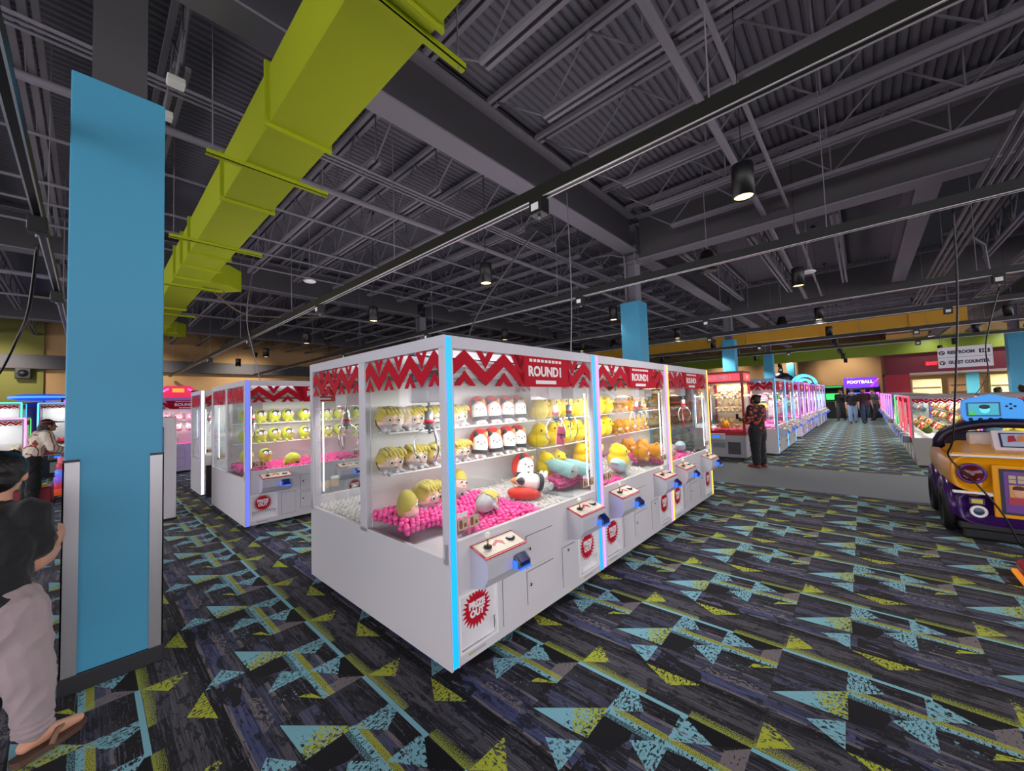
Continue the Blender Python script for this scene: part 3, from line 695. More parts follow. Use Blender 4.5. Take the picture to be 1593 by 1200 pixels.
bank(17.05, 1.69, [('purple framed crane machine first of the purple aisle bank', '#c07bff'), ('purple framed crane machine second of the purple aisle bank', '#c07bff'), ('purple framed crane machine third of the purple aisle bank', '#c07bff')], light=60, frame='#c48ae6', group='crane machines along the far aisle')
bank(22.5, 1.6, [('pale blue lit crane machine beyond the purple aisle bank', '#7ab8ff'), ('pale violet lit crane machine beyond the purple aisle bank', '#c79bff'), ('last crane machine on the plush side of the aisle', '#7ab8ff')], light=60, frame='#b9c0ea', group='crane machines along the far aisle')
# hanging card on the second claw
t = thing('hanging_card', 'pink card tied to the chrome claw in the yellow chick machine side', 'card', (2.945, 2.09, 1.28))
b = MB(); b.box((-.055, -.002, -.085), (.055, .002, .085)).box((-.05, -.003, -.08), (.05, -.0015, .08), 1); b.build('card_board', [mat('pink_edge', '#f0b7a0'), mat('pink_card', '#d8577f')], t)
text('lettering', 'COMING\nUP', .026, BLACK, t, (0, -.0035, -.005), (pi/2, 0, 0), .0005, .001)
b = MB(); b.tube([(0, 0, .085), (0, 0, .14)], .003, 5); b.build('card_tie', WHITEP, t)
t.rotation_euler = (0, .15, -.2)
# ---------------------------------------------------------------- plush prizes
def fab(name, c): return mat(name, c, .85, sheen=.3, bump=(90, .35, .004))
P_SKIN, P_HAIR, P_GREY = fab('plush_skin', '#e8c3b2'), fab('plush_blond', '#b9a94f'), fab('plush_grey', '#a9a5a8')
P_WHITE, P_DARK, P_ORANGE, P_RED = fab('plush_white', '#efe9e2'), fab('plush_dark', '#34343a'), fab('plush_orange_patch', '#c9935c'), fab('plush_red', '#d8392f')
P_YEL, P_ORG, P_BLUE, P_LIME, P_PINK, P_BEIGE = fab('plush_yellow', '#f0cf1f'), fab('plush_orange', '#f09a22'), fab('plush_blue', '#a5d3d6'), fab('plush_lime', '#c6cc3e'), fab('plush_pink', '#e0707c'), fab('plush_beige', '#d9b98a')
P_ANY = mat_objcolor('plush_any', rough=.85, bump=(90, .35, .004))
EYE = mat('plush_eye', '#10120f', .25); EYEW = mat('plush_eye_white', '#e9ece6', .4); EYEG = mat('plush_eye_green', '#33452f', .3); BEAK = mat('plush_beak', '#e58a2a', .6)
def proto(fn):
    o = fn(); return freeze(o)
def shell(r, keep, m, name, parent, k=1.04, seg=28, rings=18):
    b = MB(); b.sph((0, 0, 0), tuple(v*k for v in r), seg, rings, keep=keep); return b.build(name, m, parent)
def dots(parent, name, pts, r, m, flat=.5):
    for p in pts:
        b = MB(); b.sph(p, (r, r*flat, r), 10, 7); b.build(name, m, parent)
def mk_blond():
    t = empty('blond_plush'); r = (.102, .08, .092)
    me = blob([('e', (0, 0, 0), r), ('c', (-.06, -.03, -.075), (-.075, -.05, -.085), .018, .014), ('c', (.06, -.03, -.075), (.075, -.05, -.085), .018, .014), ('c', (-.03, -.02, -.085), (-.03, -.045, -.098), .018, .014), ('c', (.03, -.02, -.085), (.03, -.045, -.098), .018, .014)], .007, 4, lambda c: 1 if c.z < -.04 else 0)
    link('body', me, [P_SKIN, P_GREY], t)
    shell(r, lambda c: c.z > .03-.35*abs(c.x)+(.0 if c.y < 0 else -.09) + .012*sin(c.x*90), P_HAIR, 'hair', t, 1.07)
    b = MB()
    for i in range(6): x = -.085+.03*i; b.tube([(x, -.02, .075), (x+.012, -.068, .055), (x+.022, -.083+.1*abs(x)*.3, .03)], [.02, .016, .003], 7)
    b.build('fringe', P_HAIR, t)
    dots(t, 'eye', [(-.034, -.0755, -.012), (.034, -.0755, -.012)], .0155, EYEW)
    dots(t, 'pupil', [(-.033, -.081, -.012), (.033, -.081, -.012)], .0105, EYEG)
    b = MB(); M = Matrix.Translation((0, -.083, -.012)) @ Matrix.Rotation(pi/2, 4, 'X')
    for s in (-1, 1): b.torus((s*.034, 0, 0), .021, .002, 16, 5, M=M)
    b.tube([(-.014, -.085, -.01), (.014, -.085, -.01)], .0018, 5); b.build('glasses', mat('plush_line', '#8f8d8c', .5), t)
    b = MB(); b.tube([(-.016, -.078, -.043), (0, -.08, -.048), (.016, -.078, -.043)], .003, 6); b.build('mouth', P_DARK, t)
    return t
def mk_blond_tall():
    t = empty('blond_plush'); r = (.085, .075, .14)
    me = blob([('e', (0, 0, 0), r), ('c', (-.07, -.03, -.06), (-.095, -.05, -.07), .02, .015), ('c', (.07, -.03, -.06), (.095, -.05, -.07), .02, .015)], .007, 4, lambda c: 1 if c.z < -.02 else 0)
    link('body', me, [P_SKIN, P_GREY], t)
    shell(r, lambda c: c.z > .06-.3*abs(c.x)+(0 if c.y < .01 else -.09), P_HAIR, 'hair', t, 1.05)
    dots(t, 'eye', [(-.03, -.068, .03), (.03, -.068, .03)], .015, EYEW); dots(t, 'pupil', [(-.029, -.074, .03), (.029, -.074, .03)], .01, EYEG)
    b = MB(); b.tube([(-.014, -.074, 0), (0, -.077, -.004), (.014, -.074, 0)], .003, 6); b.build('mouth', P_DARK, t)
    b = MB(); b.sph((0, -.062, -.07), (.014, .014, .012), 10, 8); b.build('chest_badge', P_DARK, t)
    return t
def mk_cat():
    t = empty('cat_plush')
    me = blob([('e', (0, 0, 0), (.072, .062, .11)), ('e', (0, -.005, .05), (.068, .06, .055)), ('c', (-.035, -.04, -.095), (-.035, -.07, -.1), .018, .016), ('c', (.035, -.04, -.095), (.035, -.07, -.1), .018, .016)], .007, 4, lambda c: 1 if (c.x > .03 and c.z > .045 and c.y > -.04) else 0)
    link('body', me, [P_WHITE, P_ORANGE], t)
    for s, m in ((-1, P_DARK), (1, P_ORANGE)):
        b = MB(); b.tube([(s*.035, 0, .085), (s*.05, 0, .115), (s*.058, 0, .135)], [.03, .019, .002], 10); b.build('ear', m, t)
    b = MB(); n = 24; pts = [(.074*cos(2*pi*i/n), .064*sin(2*pi*i/n)-.001, -.05) for i in range(n+1)]
    vs = []
    for x, y, z in pts[:-1]: vs += [(x*1.02, y*1.02, z-.02), (x*1.04, y*1.04, z+.016)]
    b.add(vs, [(2*i, 2*((i+1) % n), 2*((i+1) % n)+1, 2*i+1) for i in range(n)], smooth=True); b.build('belt', P_DARK, t)
    dots(t, 'eye', [(-.03, -.06, .035), (.03, -.06, .035)], .006, EYE)
    b = MB(); b.sph((0, -.066, .024), (.006, .004, .004), 8, 6).tube([(-.012, -.064, .014), (0, -.067, .018), (.012, -.064, .014)], .0018, 5); b.build('muzzle', P_DARK, t)
    me = blob([('e', (0, .08, .045), (.095, .05, .125))], .012, 3); link('sushi_topping', me, P_RED, t)
    return t
def mk_chick(): 
    t = empty('chick_plush')
    me = blob([('e', (0, 0, -.02), (.125, .115, .105)), ('e', (0, -.02, .07), (.095, .09, .08)), ('e', (0, -.105, .055), (.03, .035, .016)), ('e', (-.11, .0, -.02), (.03, .06, .05)), ('e', (.11, .0, -.02), (.03, .06, .05)), ('e', (0, -.0, .15), (.02, .03, .025))], .01, 3)
    link('body', me, P_YEL, t); dots(t, 'eye', [(-.05, -.09, .085), (.05, -.09, .085)], .013, EYE); return t
def mk_orange():
    t = empty('orange_plush')
    me = blob([('e', (0, 0, 0), (.11, .1, .1)), ('e', (-.06, 0, .09), (.03, .02, .03)), ('e', (.06, 0, .09), (.03, .02, .03)), ('e', (-.06, -.07, -.08), (.03, .03, .025)), ('e', (.06, -.07, -.08), (.03, .03, .025))], .01, 3)
    link('body', me, P_ORG, t); dots(t, 'eye', [(-.04, -.088, .02), (.04, -.088, .02)], .01, EYE)
    b = MB(); b.sph((0, -.088, -.02), (.035, .025, .025), 12, 8); b.build('muzzle', P_WHITE, t); return t
def mk_blue():
    t = empty('blue_plush')
    me = blob([('c', (-.1, 0, 0), (.09, 0, 0), .075, .08), ('e', (.12, -.05, -.03), (.03, .03, .03)), ('e', (.12, .05, -.03), (.03, .03, .03)), ('e', (-.17, 0, .01), (.04, .05, .02))], .01, 4, lambda c: 1 if (c.x > .115 or c.z < -.055) else 0)
    link('body', me, [P_BLUE, P_GREY], t); dots(t, 'eye', [(.13, -.06, .02), (.13, .06, .02)], .009, EYE, 1); return t
def mk_penguin():
    t = empty('penguin_plush'); r = (.105, .1, .115)
    link('body', blob([('e', (0, 0, 0), r), ('c', (-.05, -.04, -.11), (-.05, -.08, -.115), .022, .018), ('c', (.05, -.04, -.11), (.05, -.08, -.115), .022, .018)], .008, 3), P_LIME, t)
    b = MB(); b.sph((0, -.03, .035), (.078, .079, .062), 20, 14); b.build('head', P_DARK, t)
    for s in (-1, 1):
        b = MB(); b.sph((s*.03, -.075, .028), (.036, .044, .04), 14, 10); b.build('cheek', P_WHITE, t)
    dots(t, 'eye', [(-.032, -.118, .04), (.032, -.118, .04)], .008, EYE)
    b = MB(); b.tube([(0, -.1, .022), (0, -.14, .016)], [.014, .003], 8); b.build('beak', BEAK, t)
    b = MB()
    for i in range(8):
        a = 2*pi*i/8; b.tube([(.1*cos(a), .095*sin(a), -.03), (.09*cos(a+.15), .088*sin(a+.15), .0), (.08*cos(a+.25), .078*sin(a+.25), -.06)], [.012, .02, .006], 6)
    b.build('leaf_collar', P_LIME, t)
    return t
def mk_flamingo():
    t = empty('flamingo_plush')
    me = blob([('e', (0, 0, -.04), (.085, .1, .075)), ('c', (0, -.06, 0), (0, -.1, .07), .035, .03), ('c', (0, -.1, .07), (0, -.08, .12), .03, .03), ('e', (0, -.09, .125), (.04, .045, .04)), ('c', (0, -.12, .12), (0, -.15, .085), .02, .012), ('e', (0, .09, -.02), (.04, .05, .03))], .009, 4, lambda c: 1 if (c.y < -.135 and c.z > .03) else 0)
    link('body', me, [P_PINK, P_DARK], t); dots(t, 'eye', [(-.034, -.115, .135), (.034, -.115, .135)], .008, EYE, 1); return t
def mk_bear():
    t = empty('bear_plush')
    me = blob([('e', (0, 0, -.06), (.09, .08, .09)), ('e', (0, -.01, .07), (.08, .072, .072)), ('e', (-.06, 0, .13), (.028, .018, .028)), ('e', (.06, 0, .13), (.028, .018, .028)), ('c', (-.08, -.03, -.03), (-.12, -.07, -.05), .028, .026), ('c', (.08, -.03, -.03), (.12, -.07, -.05), .028, .026), ('c', (-.05, -.06, -.12), (-.07, -.11, -.12), .032, .03), ('c', (.05, -.06, -.12), (.07, -.11, -.12), .032, .03)], .01, 3)
    link('body', me, P_BEIGE, t); dots(t, 'eye', [(-.03, -.077, .085), (.03, -.077, .085)], .01, EYE)
    b = MB(); b.sph((0, -.075, .055), (.03, .02, .022), 12, 8); b.build('muzzle', P_WHITE, t); dots(t, 'nose', [(0, -.096, .06)], .009, EYE); return t
def mk_any():
    t = empty('plush_toy')
    me = blob([('e', (0, 0, 0), (.08, .07, .075)), ('e', (-.045, 0, .075), (.025, .018, .03)), ('e', (.045, 0, .075), (.025, .018, .03)), ('e', (0, -.06, -.01), (.03, .03, .025))], .012, 3)
    link('body', me, P_ANY, t); dots(t, 'eye', [(-.03, -.064, .02), (.03, -.064, .02)], .011, EYE); return t
MK = {k: proto(f) for k, f in dict(blond=mk_blond, tall=mk_blond_tall, cat=mk_cat, chick=mk_chick, orange=mk_orange, blue=mk_blue, penguin=mk_penguin, flamingo=mk_flamingo, bear=mk_bear, any=mk_any).items()}
USED = set()
def plush(kind, loc, rot=(0, 0, 0), s=1., label='', group=None, color=None):
    src = MK[kind]
    o = src if kind not in USED else dup(src)
    USED.add(kind)
    o.location = loc; o.rotation_euler = rot; o.scale = (s, s, s); tag(o, label, 'plush toy', group)
    if color:
        for c in o.children:
            if c.name.startswith('body'): c.color = (*lin(color), 1)
    return o
rj = lambda a: random.uniform(-a, a)
RT, RB = 1.405, 1.105
for row, (z, xs) in (('upper', (RT, [1.515, 1.705, 1.895, 2.15])), ('lower', (RB, [1.515, 1.735, 1.93, 2.165]))):
    for i, x in enumerate(xs):
        plush('blond', (x, Y0+.79+rj(.01), z+.097), (-.08+rj(.06), rj(.1), .05+rj(.2)), 1.04, f'{ORD[i]} round blond plush from the side glass on the {row} rack', 'blond plush in the blue lit machine')
plush('tall', (1.56, 2.47, .86), (-.1, -.28, .9), 1.0, 'tall blond and grey plush leaning in the pink balls by the side glass', 'blond plush in the blue lit machine')
plush('blond', (1.78, 2.56, .9), (-.05, .05, .3), 1.25, 'large round blond plush sitting in the pink balls below the lower rack', 'blond plush in the blue lit machine')
plush('tall', (2.13, 2.6, .91), (-.05, .25, .1), .95, 'blond grey bodied plush propped below the lower rack near the cats', 'blond plush in the blue lit machine')
plush('tall', (2.09, 2.2, .845), (1.45, .25, 2.0), 1.0, 'grey and blond plush lying on the pink balls in front', 'blond plush in the blue lit machine')
for row, z in (('upper', RT), ('lower', RB)):
    for i, x in enumerate([2.41, 2.6, 2.78, 2.96]):
        plush('cat', (x, Y0+.77+rj(.01), z+.11), (-.05+rj(.05), rj(.1), -.5+rj(.15)), 1.0, f'{ORD[i]} cat plush from the blond ones on the {row} rack', 'cat plush in the blue lit machine')
plush('cat', (2.62, 2.2, .9), (-1.4, .15, 1.15), 1.25, 'large cat plush lying on its red cushion in the balls', 'cat plush in the blue lit machine')
plush('cat', (2.9, 2.5, .93), (-.3, .3, -.5), 1.2, 'cat plush leaning in the corner below the lower rack', 'cat plush in the blue lit machine')
XB = X0+UW
for row, z in (('upper', RT), ('lower', RB)):
    for i in range(7):
        plush('chick', (XB+.15+i*.24, Y0+.8+rj(.02), z+.115), (rj(.15), rj(.2), rj(.5)), 1.0, f'{ORD[i]} yellow chick plush from the glass partition on the {row} rack', 'yellow chick plush')
for i, (x, y, z, s, r) in enumerate([(3.35, 2.6, .9, 1.0, .5), (3.62, 2.62, .88, 1, -.3), (4.05, 2.58, .93, 1.0, .3), (4.35, 2.25, .88, 1.15, .6), (4.62, 2.42, .86, 1.0, -.2), (4.25, 2.55, 1.0, 1.1, -.4)]):
    plush('chick', (x, y, z), (rj(.2), rj(.3), r), s, 'yellow chick plush lying in the balls, ' + ORD[i] + ' from the glass partition', 'yellow chick plush')
for i, (x, y, z, r) in enumerate([(3.34, 2.36, .9, -1.35), (3.54, 2.3, .88, -1.2), (4.05, 2.1, .85, .25)]):
    plush('blue', (x, y, z), (.1, .25, r), 1.0, ['pale blue long plush lying in the balls next to the glass partition', 'second pale blue long plush lying beside the first', 'pale blue plush in front of the large yellow chicks'][i], 'pale blue plush')
XC = X0+2*UW
for row, z in (('upper', RT), ('lower', RB)):
    for i in range(5):
        plush('orange', (XC+.15+i*.21, Y0+.8, z+.1), (rj(.15), rj(.2), rj(.4)), .95, f'{ORD[i]} orange plush on the {row} rack of the yellow lit machine', 'orange plush')
    for i in range(3):
        plush('any', (XC+1.28+i*.17, Y0+.8, z+.08), (0, 0, rj(.4)), 1.05, f'{ORD[i]} dark grey plush on the {row} rack of the yellow lit machine', 'grey plush', '#5d564f')
for i, (x, y, z) in enumerate([(5.1, 2.3, .86), (5.35, 2.2, .86), (5.6, 2.5, .88), (5.25, 2.55, .92)]):
    plush('orange', (x, y, z), (rj(.3), rj(.3), rj(.5)), 1.05, ORD[i]+' orange plush lying in the pink balls of the yellow lit machine', 'orange plush')
plush('blue', (6.2, 2.15, .84), (0, .1, .3), 1.0, 'orange and cream long plush lying near the walkway end of the bank', 'pale blue plush')
# flamingos against the inner wall of the machine behind
for i in range(4):
    plush('flamingo', (1.62, 2.99, .93+i*.175), (0, 0, -1.3+rj(.3)), 1.0, f'{ORD[i]} pink flamingo plush from the bottom of the pile by the side glass', 'flamingo plush')
for i in range(6):
    for row, z in (('upper', RT), ('lower', RB)):
        plush('flamingo', (1.85+i*.2, Y0+2*UD-.79, z+.09), (0, 0, pi+rj(.3)), .95, f'{ORD[i]} flamingo plush on the {row} rack of the machine behind', 'flamingo plush')
# penguins
YP = 6.157
for row, z, xs in (('upper', RT, [1.6, 1.79, 1.98, 2.17, 2.42, 2.6, 2.8, 3.0]), ('lower', RB, [1.6, 1.79, 1.98, 2.17, 2.42, 2.6, 2.8, 3.0])):
    for i, x in enumerate(xs):
        plush('penguin', (x, YP+.76, z+.12), (rj(.1), rj(.15), .1+rj(.2)), .9, f'{ORD[i]} penguin plush in a yellow green hood on the {row} rack', 'penguin plush')
for i, x in enumerate([1.6, 1.84]): plush('penguin', (x, YP+.72, .92), (rj(.1), 0, .2), .9, ORD[i]+' penguin plush sitting in the pink balls under the racks', 'penguin plush')
plush('penguin', (2.13, YP+.42, .84), (1.5, .2, 1.2), 1.0, 'yellow green penguin plush lying face down on the pink balls', 'penguin plush')
for i in range(8):
    for row, z in (('upper', RT), ('lower', RB)):
        plush('penguin', (1.41+UW+.15+i*.2, YP+.76, z+.12), (0, 0, rj(.3)), .9, f'{ORD[i]} penguin plush on the {row} rack of the second penguin unit', 'penguin plush')
# ---------------------------------------------------------------- plastic balls
PINKB = mat('pink_ball', '#ff5cab', .15, sss=.1); CLEARB = mat('clear_ball', '#f4f2ee', .05, alpha=.42)
nt = PINKB.node_tree; PINKB.node_tree.nodes['Principled BSDF'].inputs['Transmission Weight'].default_value = 0.0
bm = bmesh.new(); bmesh.ops.create_icosphere(bm, subdivisions=2, radius=.0205); BALL = bpy.data.meshes.new('plastic_ball'); bm.to_mesh(BALL); bm.free()
BALL.polygons.foreach_set('use_smooth', [True]*len(BALL.polygons)); BALL_C = BALL.copy(); BALL.materials.append(PINKB); BALL_C.materials.append(CLEARB)
bm = bmesh.new(); bmesh.ops.create_icosphere(bm, subdivisions=1, radius=.021); LOWV = [v.co.copy() for v in bm.verts]; LOWF = [[v.index for v in f.verts] for f in bm.faces]; bm.free()
def bed(x0, x1, y0, y1, zf, layers=2, sp=.041, keep=None):
    out = []; r = 0; y = y0
    while y < y1:
        x = x0+(sp/2 if r % 2 else 0)
        while x < x1:
            if keep is None or keep(x, y):
                for l in range(layers): out.append((x+rj(.006), y+rj(.006), zf(x, y)+rj(.007)-l*.034))
            x += sp
        y += sp*.87; r += 1
    return out
def stuff_bed(name, pts, m, label):
    b = MB()
    for p in pts: b.add([v+Vector(p) for v in LOWV], LOWF, 0, True)
    o = b.build(name, m); tag(o, label, 'plastic balls', kind='stuff'); return o
camv = Vector((0, 0, HC)); hz = lambda yb: (lambda x, y: .70+.1*min(1, max(0, (y-yb)/.6)) + .012*sin(x*9)+.01*sin(y*13))
def unit_beds(x, y, pink, clear):
    zf = hz(y)
    ch = lambda px, py: not ((px < x+.37 or px > x+UW-.37) and py < y+.47)
    a = bed(x+.035, x+UW-.03, y+.055, y+UD-.08, zf, keep=lambda px, py: ch(px, py) and pink(px-x, py-y))
    c = bed(x+.035, x+UW-.03, y+.055, y+UD-.08, zf, keep=lambda px, py: ch(px, py) and clear(px-x, py-y))
    return a, c
pa, ca = unit_beds(X0, Y0, lambda x, y: x < .98-.25*(y-.5), lambda x, y: x >= .98-.25*(y-.5))
pb, cb = unit_beds(XB, Y0, lambda x, y: x < .8, lambda x, y: x >= .8)
pc, cc = unit_beds(XC, Y0, lambda x, y: x < 1.3, lambda x, y: x >= 1.3)
cf = bed(X0+.05, X0+.9, Y0+UD+.06, Y0+2*UD-.06, lambda x, y: .72+.06*(y-Y0-UD) if False else .74-.05*(y-Y0-UD), keep=lambda x, y: True)
pp = bed(1.41+.05, 1.41+UW-.05, YP+.06, YP+UD-.08, hz(YP), keep=lambda px, py: not ((px < 1.41+.37 or px > 1.41+UW-.37) and py < YP+.47))
top = sorted(((Vector(p)-camv).length, p) for i, p in enumerate(pa) if i % 2 == 0); near = {p for d, p in top[:300]}
for p in near:
    o = bpy.data.objects.new('pink_ball', BALL); COL.objects.link(o); o.location = p; tag(o, 'small glossy pink plastic ball in the front crane machine', 'ball', 'pink plastic balls')
stuff_bed('pink_ball_bed', [p for p in pa if p not in near], PINKB, 'bed of pink plastic balls in the blue lit crane machine')
topc = sorted(((Vector(p)-camv).length, p) for i, p in enumerate(ca) if i % 2 == 0); nearc = {p for d, p in topc[:260]}
for p in nearc:
    o = bpy.data.objects.new('clear_ball', BALL_C); COL.objects.link(o); o.location = p; tag(o, 'small clear plastic ball in the front crane machine', 'ball', 'clear plastic balls')
stuff_bed('clear_ball_bed', [p for p in ca if p not in nearc], CLEARB, 'bed of clear plastic balls in the blue lit crane machine')
stuff_bed('pink_ball_bed', pb, PINKB, 'bed of pink plastic balls in the yellow chick machine'); stuff_bed('clear_ball_bed', cb, CLEARB, 'bed of clear plastic balls in the yellow chick machine')
stuff_bed('pink_ball_bed', pc, PINKB, 'bed of pink plastic balls in the orange plush machine'); stuff_bed('clear_ball_bed', cc, CLEARB, 'bed of clear plastic balls in the orange plush machine')
stuff_bed('clear_ball_bed', cf, CLEARB, 'bed of clear plastic balls in the flamingo machine'); stuff_bed('pink_ball_bed', pp, PINKB, 'bed of pink plastic balls in the penguin machine')
# far machines share one bed shape
far = bed(-HX+.06, HX-.06, -HY+.06, HY-.08, lambda x, y: .71+.05*(y+.4), 1, .05, keep=lambda x, y: not (abs(x) > HX-.37 and y < -.05))
b = MB()
for p in far: b.add([v*1.25+Vector(p) for v in LOWV], LOWF, 0, True)
FARBED = b.mesh('ball_bed'); FARBED.materials.append(PINKB)
palette = ['#e8d24a', '#e7e2da', '#e58a3a', '#d8484c', '#7fb7d8', '#c58bd0', '#8cc05a', '#e89ab0']
k = 0
for (x, y, n, l) in [(1.41+UW, YP, 2, 'penguin bank'), (11.98, 1.69, 2, 'sky blue aisle machines'), (17.05, 1.69, 3, 'purple aisle machines'), (22.5, 1.6, 3, 'farthest aisle machines')]:
    for u in range(n):
        o = link('ball_bed', FARBED, loc=(x+u*UW+HX, y+HY, 0)); tag(o, f'pink ball bed in the {ORD[u] if l != "penguin bank" else ORD[u+1]} unit of the {l}', 'plastic balls', kind='stuff')
        if l == 'penguin bank' and u == 0: continue
        nn = 7 if x < 13 else 4 if x < 20 else 2
        for i in range(nn):
            for row, z in (('upper', RT), ('lower', RB)):
                plush('any', (x+u*UW+.16+i*1.41/(nn-1), y+.77, z+.09), (0, 0, rj(.3)), 1.25, f'{ORD[i]} small plush on the {row} rack of the {ORD[u]} unit, {l}', 'small plush in far machines', palette[(u*3+(0 if row == 'upper' else 1)+k) % 8])
        k += 2
# ---------------------------------------------------------------- walls
TAN = mat('tan_wall', '#bd9668', .8, bump=(3, .1, .02)); MAROON = mat('maroon_wall', '#6d1a30', .6); OLIVE = mat('olive_wall', '#7c7a3a', .8); CREAMW = mat('cream_wall', '#d9bd8c', .7)
def wall(name, a, b_, m): b = MB(); b.box(a, b_); return struct(b.build(name, m))
wall('wall_end', (35, -1.1, 0), (35.2, 28.3, 5.7), TAN)
wall('wall_side', (30, -12.7, 2.45), (30.2, -.95, 3.55), MAROON); wall('wall_side', (30.0, -1.9, 0), (30.2, -.95, 2.45), mat('crimson_wall', '#a31b33', .5))
wall('wall_side', (30.2, -1.1, 0), (35, -.95, 5.7), MAROON)
wall('trim_1', (29.97, -12.7, 2.42), (30.0, -1.9, 2.5), mat('pale_trim', '#b9a3b8', .5))
wall('wall_back', (-12, 24.5, 0), (38, 24.7, 5.7), TAN); wall('wall_back', (-12, 24.4, 0), (-1.25, 24.5, 5.7), OLIVE)
wall('wall_shop', (38, -12.7, 0), (38.2, -.95, 5.7), CREAMW); wall('wall_shop', (30.2, -12.7, 2.45), (38, -.95, 2.55), CREAMW)
wall('trim_2', (29.6, -12.7, 3.55), (29.9, 10, 4.4), mat('lime_soffit', '#86a022', .5)); wall('trim_3', (15, -8.2, 3.3), (30, -7.9, 4.5), mat('lime_soffit', '#86a022'))
wall('trim_4', (-12, 24.1, 3.55), (38, 24.4, 4.1), STRUCTD)
# shop fittings behind the red wall
for i, (y0, y1, z0, z1, c, l) in enumerate([(-3.4, -2.2, .9, 2.2, '#d8c9a4', 'pale shop cabinet behind the maroon wall opening'), (-5.0, -3.7, .6, 2.25, '#8b6a4d', 'brown display cabinet behind the maroon wall opening'), (-6.3, -5.2, .5, 2.3, '#efe3b0', 'tall cream display board in the shop opening'), (-8.0, -6.5, .3, 2.25, '#a89ab8', 'lilac display board in the shop opening'), (-10.5, -8.2, .4, 1.85, '#d98a2a', 'amber glowing display case in the shop opening')]):
    t = thing('display_cabinet', l, 'cabinet', (33.5+.3*(i % 2), (y0+y1)/2, 0)); m = mat('shop_panel_'+c[1:], c, .6)
    b = MB(); h = (y1-y0)/2; b.box((0, -h, 0), (.6, h, z1), bev=.02); b.build('cabinet_body', m, t)
    b = MB()
    for z in (z0+.4, z0+.8, z0+1.2):
        if z < z1-.1: b.box((-.12, -h+.05, z), (0, h-.05, z+.03))
    b.build('cabinet_ledge', mat('shop_wood', '#6b4a30', .6), t)
for i in range(3):
    l = bpy.data.lights.new('shop_lamp', 'AREA'); l.size = 1.2; l.energy = 130; l.color = (1, .85, .6); lo = bpy.data.objects.new('shop_lamp', l); COL.objects.link(lo); lo.location = (32, -3-i*3.2, 2.4)
t = thing('shop_sign', 'lit lettered shop sign above the amber display case', 'sign', (33.2, -9.0, 2.1), -pi/2); b = MB(); b.box((-1.3, .02, -.18), (1.3, .06, .18)); b.build('sign_board', mat('shop_wood', '#6b4a30'), t)
text('lettering', 'OUTFITTERS', .33, mat('warm_letters', '#fff3d0', .4, emit='#fff0c4', es=3), t, (0, 0, 0), (pi/2, 0, 0), .01, .008)
t = thing('exit_sign', 'small glowing red exit sign on the maroon wall', 'sign', (29.96, -2.75, 2.95), -pi/2); b = MB(); b.box((-.26, 0, -.12), (.26, .03, .12)); b.build('sign_box', mat('exit_back', '#5c0a12', .4, emit='#c01020', es=.5), t)
text('lettering', 'EXIT', .2, mat('red_letters', '#ff2030', .4, emit='#ff2030', es=4), t, (0, -.004, 0), (pi/2, 0, 0), .003, .004)
# restroom sign
sx = 18.0
t = thing('direction_sign', 'white hanging sign with restroom and guest counter lettering', 'sign', (sx, -2.34, 2.56), -pi/2)
b = MB(); b.box((-.55, 0, -.32), (.55, .03, .32)); b.build('sign_board', mat('sign_white', '#f2f0f8', .5), t)
NAVY = mat('navy_print', '#1d2a44', .5)
b = MB(); b.box((-.55, -.002, -.004), (.55, .001, .004)); b.build('divider_line', NAVY, t)
text('lettering', 'RESTROOM', .13, NAVY, t, (-.07, -.003, .15), (pi/2, 0, 0), .001, .007, .82); text('lettering', 'GUEST COUNTER', .13, NAVY, t, (.07, -.003, -.16), (pi/2, 0, 0), .001, .007, .78)
b = MB(); b.box((.29, -.003, .09), (.5, 0, .21)); bx = b.build('pictogram_box', NAVY, t); b = MB()
for i in range(3): b.box((.33+i*.05, -.005, .11), (.355+i*.05, -.003, .17)).sph((.3425+i*.05, -.004, .19), (.012, .002, .012), 8, 6)
b.build('pictogram', WHITEP, bx)
for z, nm_ in ((.15, 'r'), (-.16, 'g')):
    b = MB(); b.cyl((-.46, 0, z), (-.46, -.004, z), .065, 24); d = b.build('arrow_badge', NAVY, t); b = MB(); b.torus((-.46, -.006, z), .035, .008, 14, 6, M=Matrix.Translation((-.46, -.006, z)) @ Matrix.Rotation(pi/2, 4, 'X') @ Matrix.Translation((.46, .006, -z)), a0=0, a1=4.7); b.box((-.475, -.006, z-.035), (-.455, -.004, z+.005)); b.build('badge_arrow', WHITEP, d)
b = MB()
for s in (-.45, .45): b.tube([(s, .015, .32), (s, .015, ZD-2.56)], .006, 5)
b.build('hanging_wire', STRUCT, t)
# ---------------------------------------------------------------- red crane machine
rx, ry = 10.73, 2.16
t = thing('crane_machine', 'red framed crane machine with bear plush in front of the floral shirt woman', 'claw machine', (rx, ry, 0)); RF = mat('red_frame', '#b3121f', .3)
w, d = .82, .78
b = MB(); b.box((0, 0, .07), (d, w, .62), bev=.01); b.build('cabinet', mat('cabinet_grey', '#aeaab0', .4), t)
b = MB(); p = .05; b.box((-.01, -.01, .62), (d+.01, w+.01, .72)).box((-.01, -.01, 1.92), (d+.01, w+.01, 2.2))
for x in (0, d-p):
    for y in (0, w-p): b.box((x, y, .7), (x+p, y+p, 1.95))
b.build('frame', RF, t)
b = MB(); b.box((-.02, .06, 1.96), (-.01, w-.03, 2.14)); b.box((.06, -.02, 1.96), (d-.06, -.01, 2.14)); hd = b.build('lit_header', mat('lit_header', '#e0364a', .4, emit='#ff5060', es=.9), t)
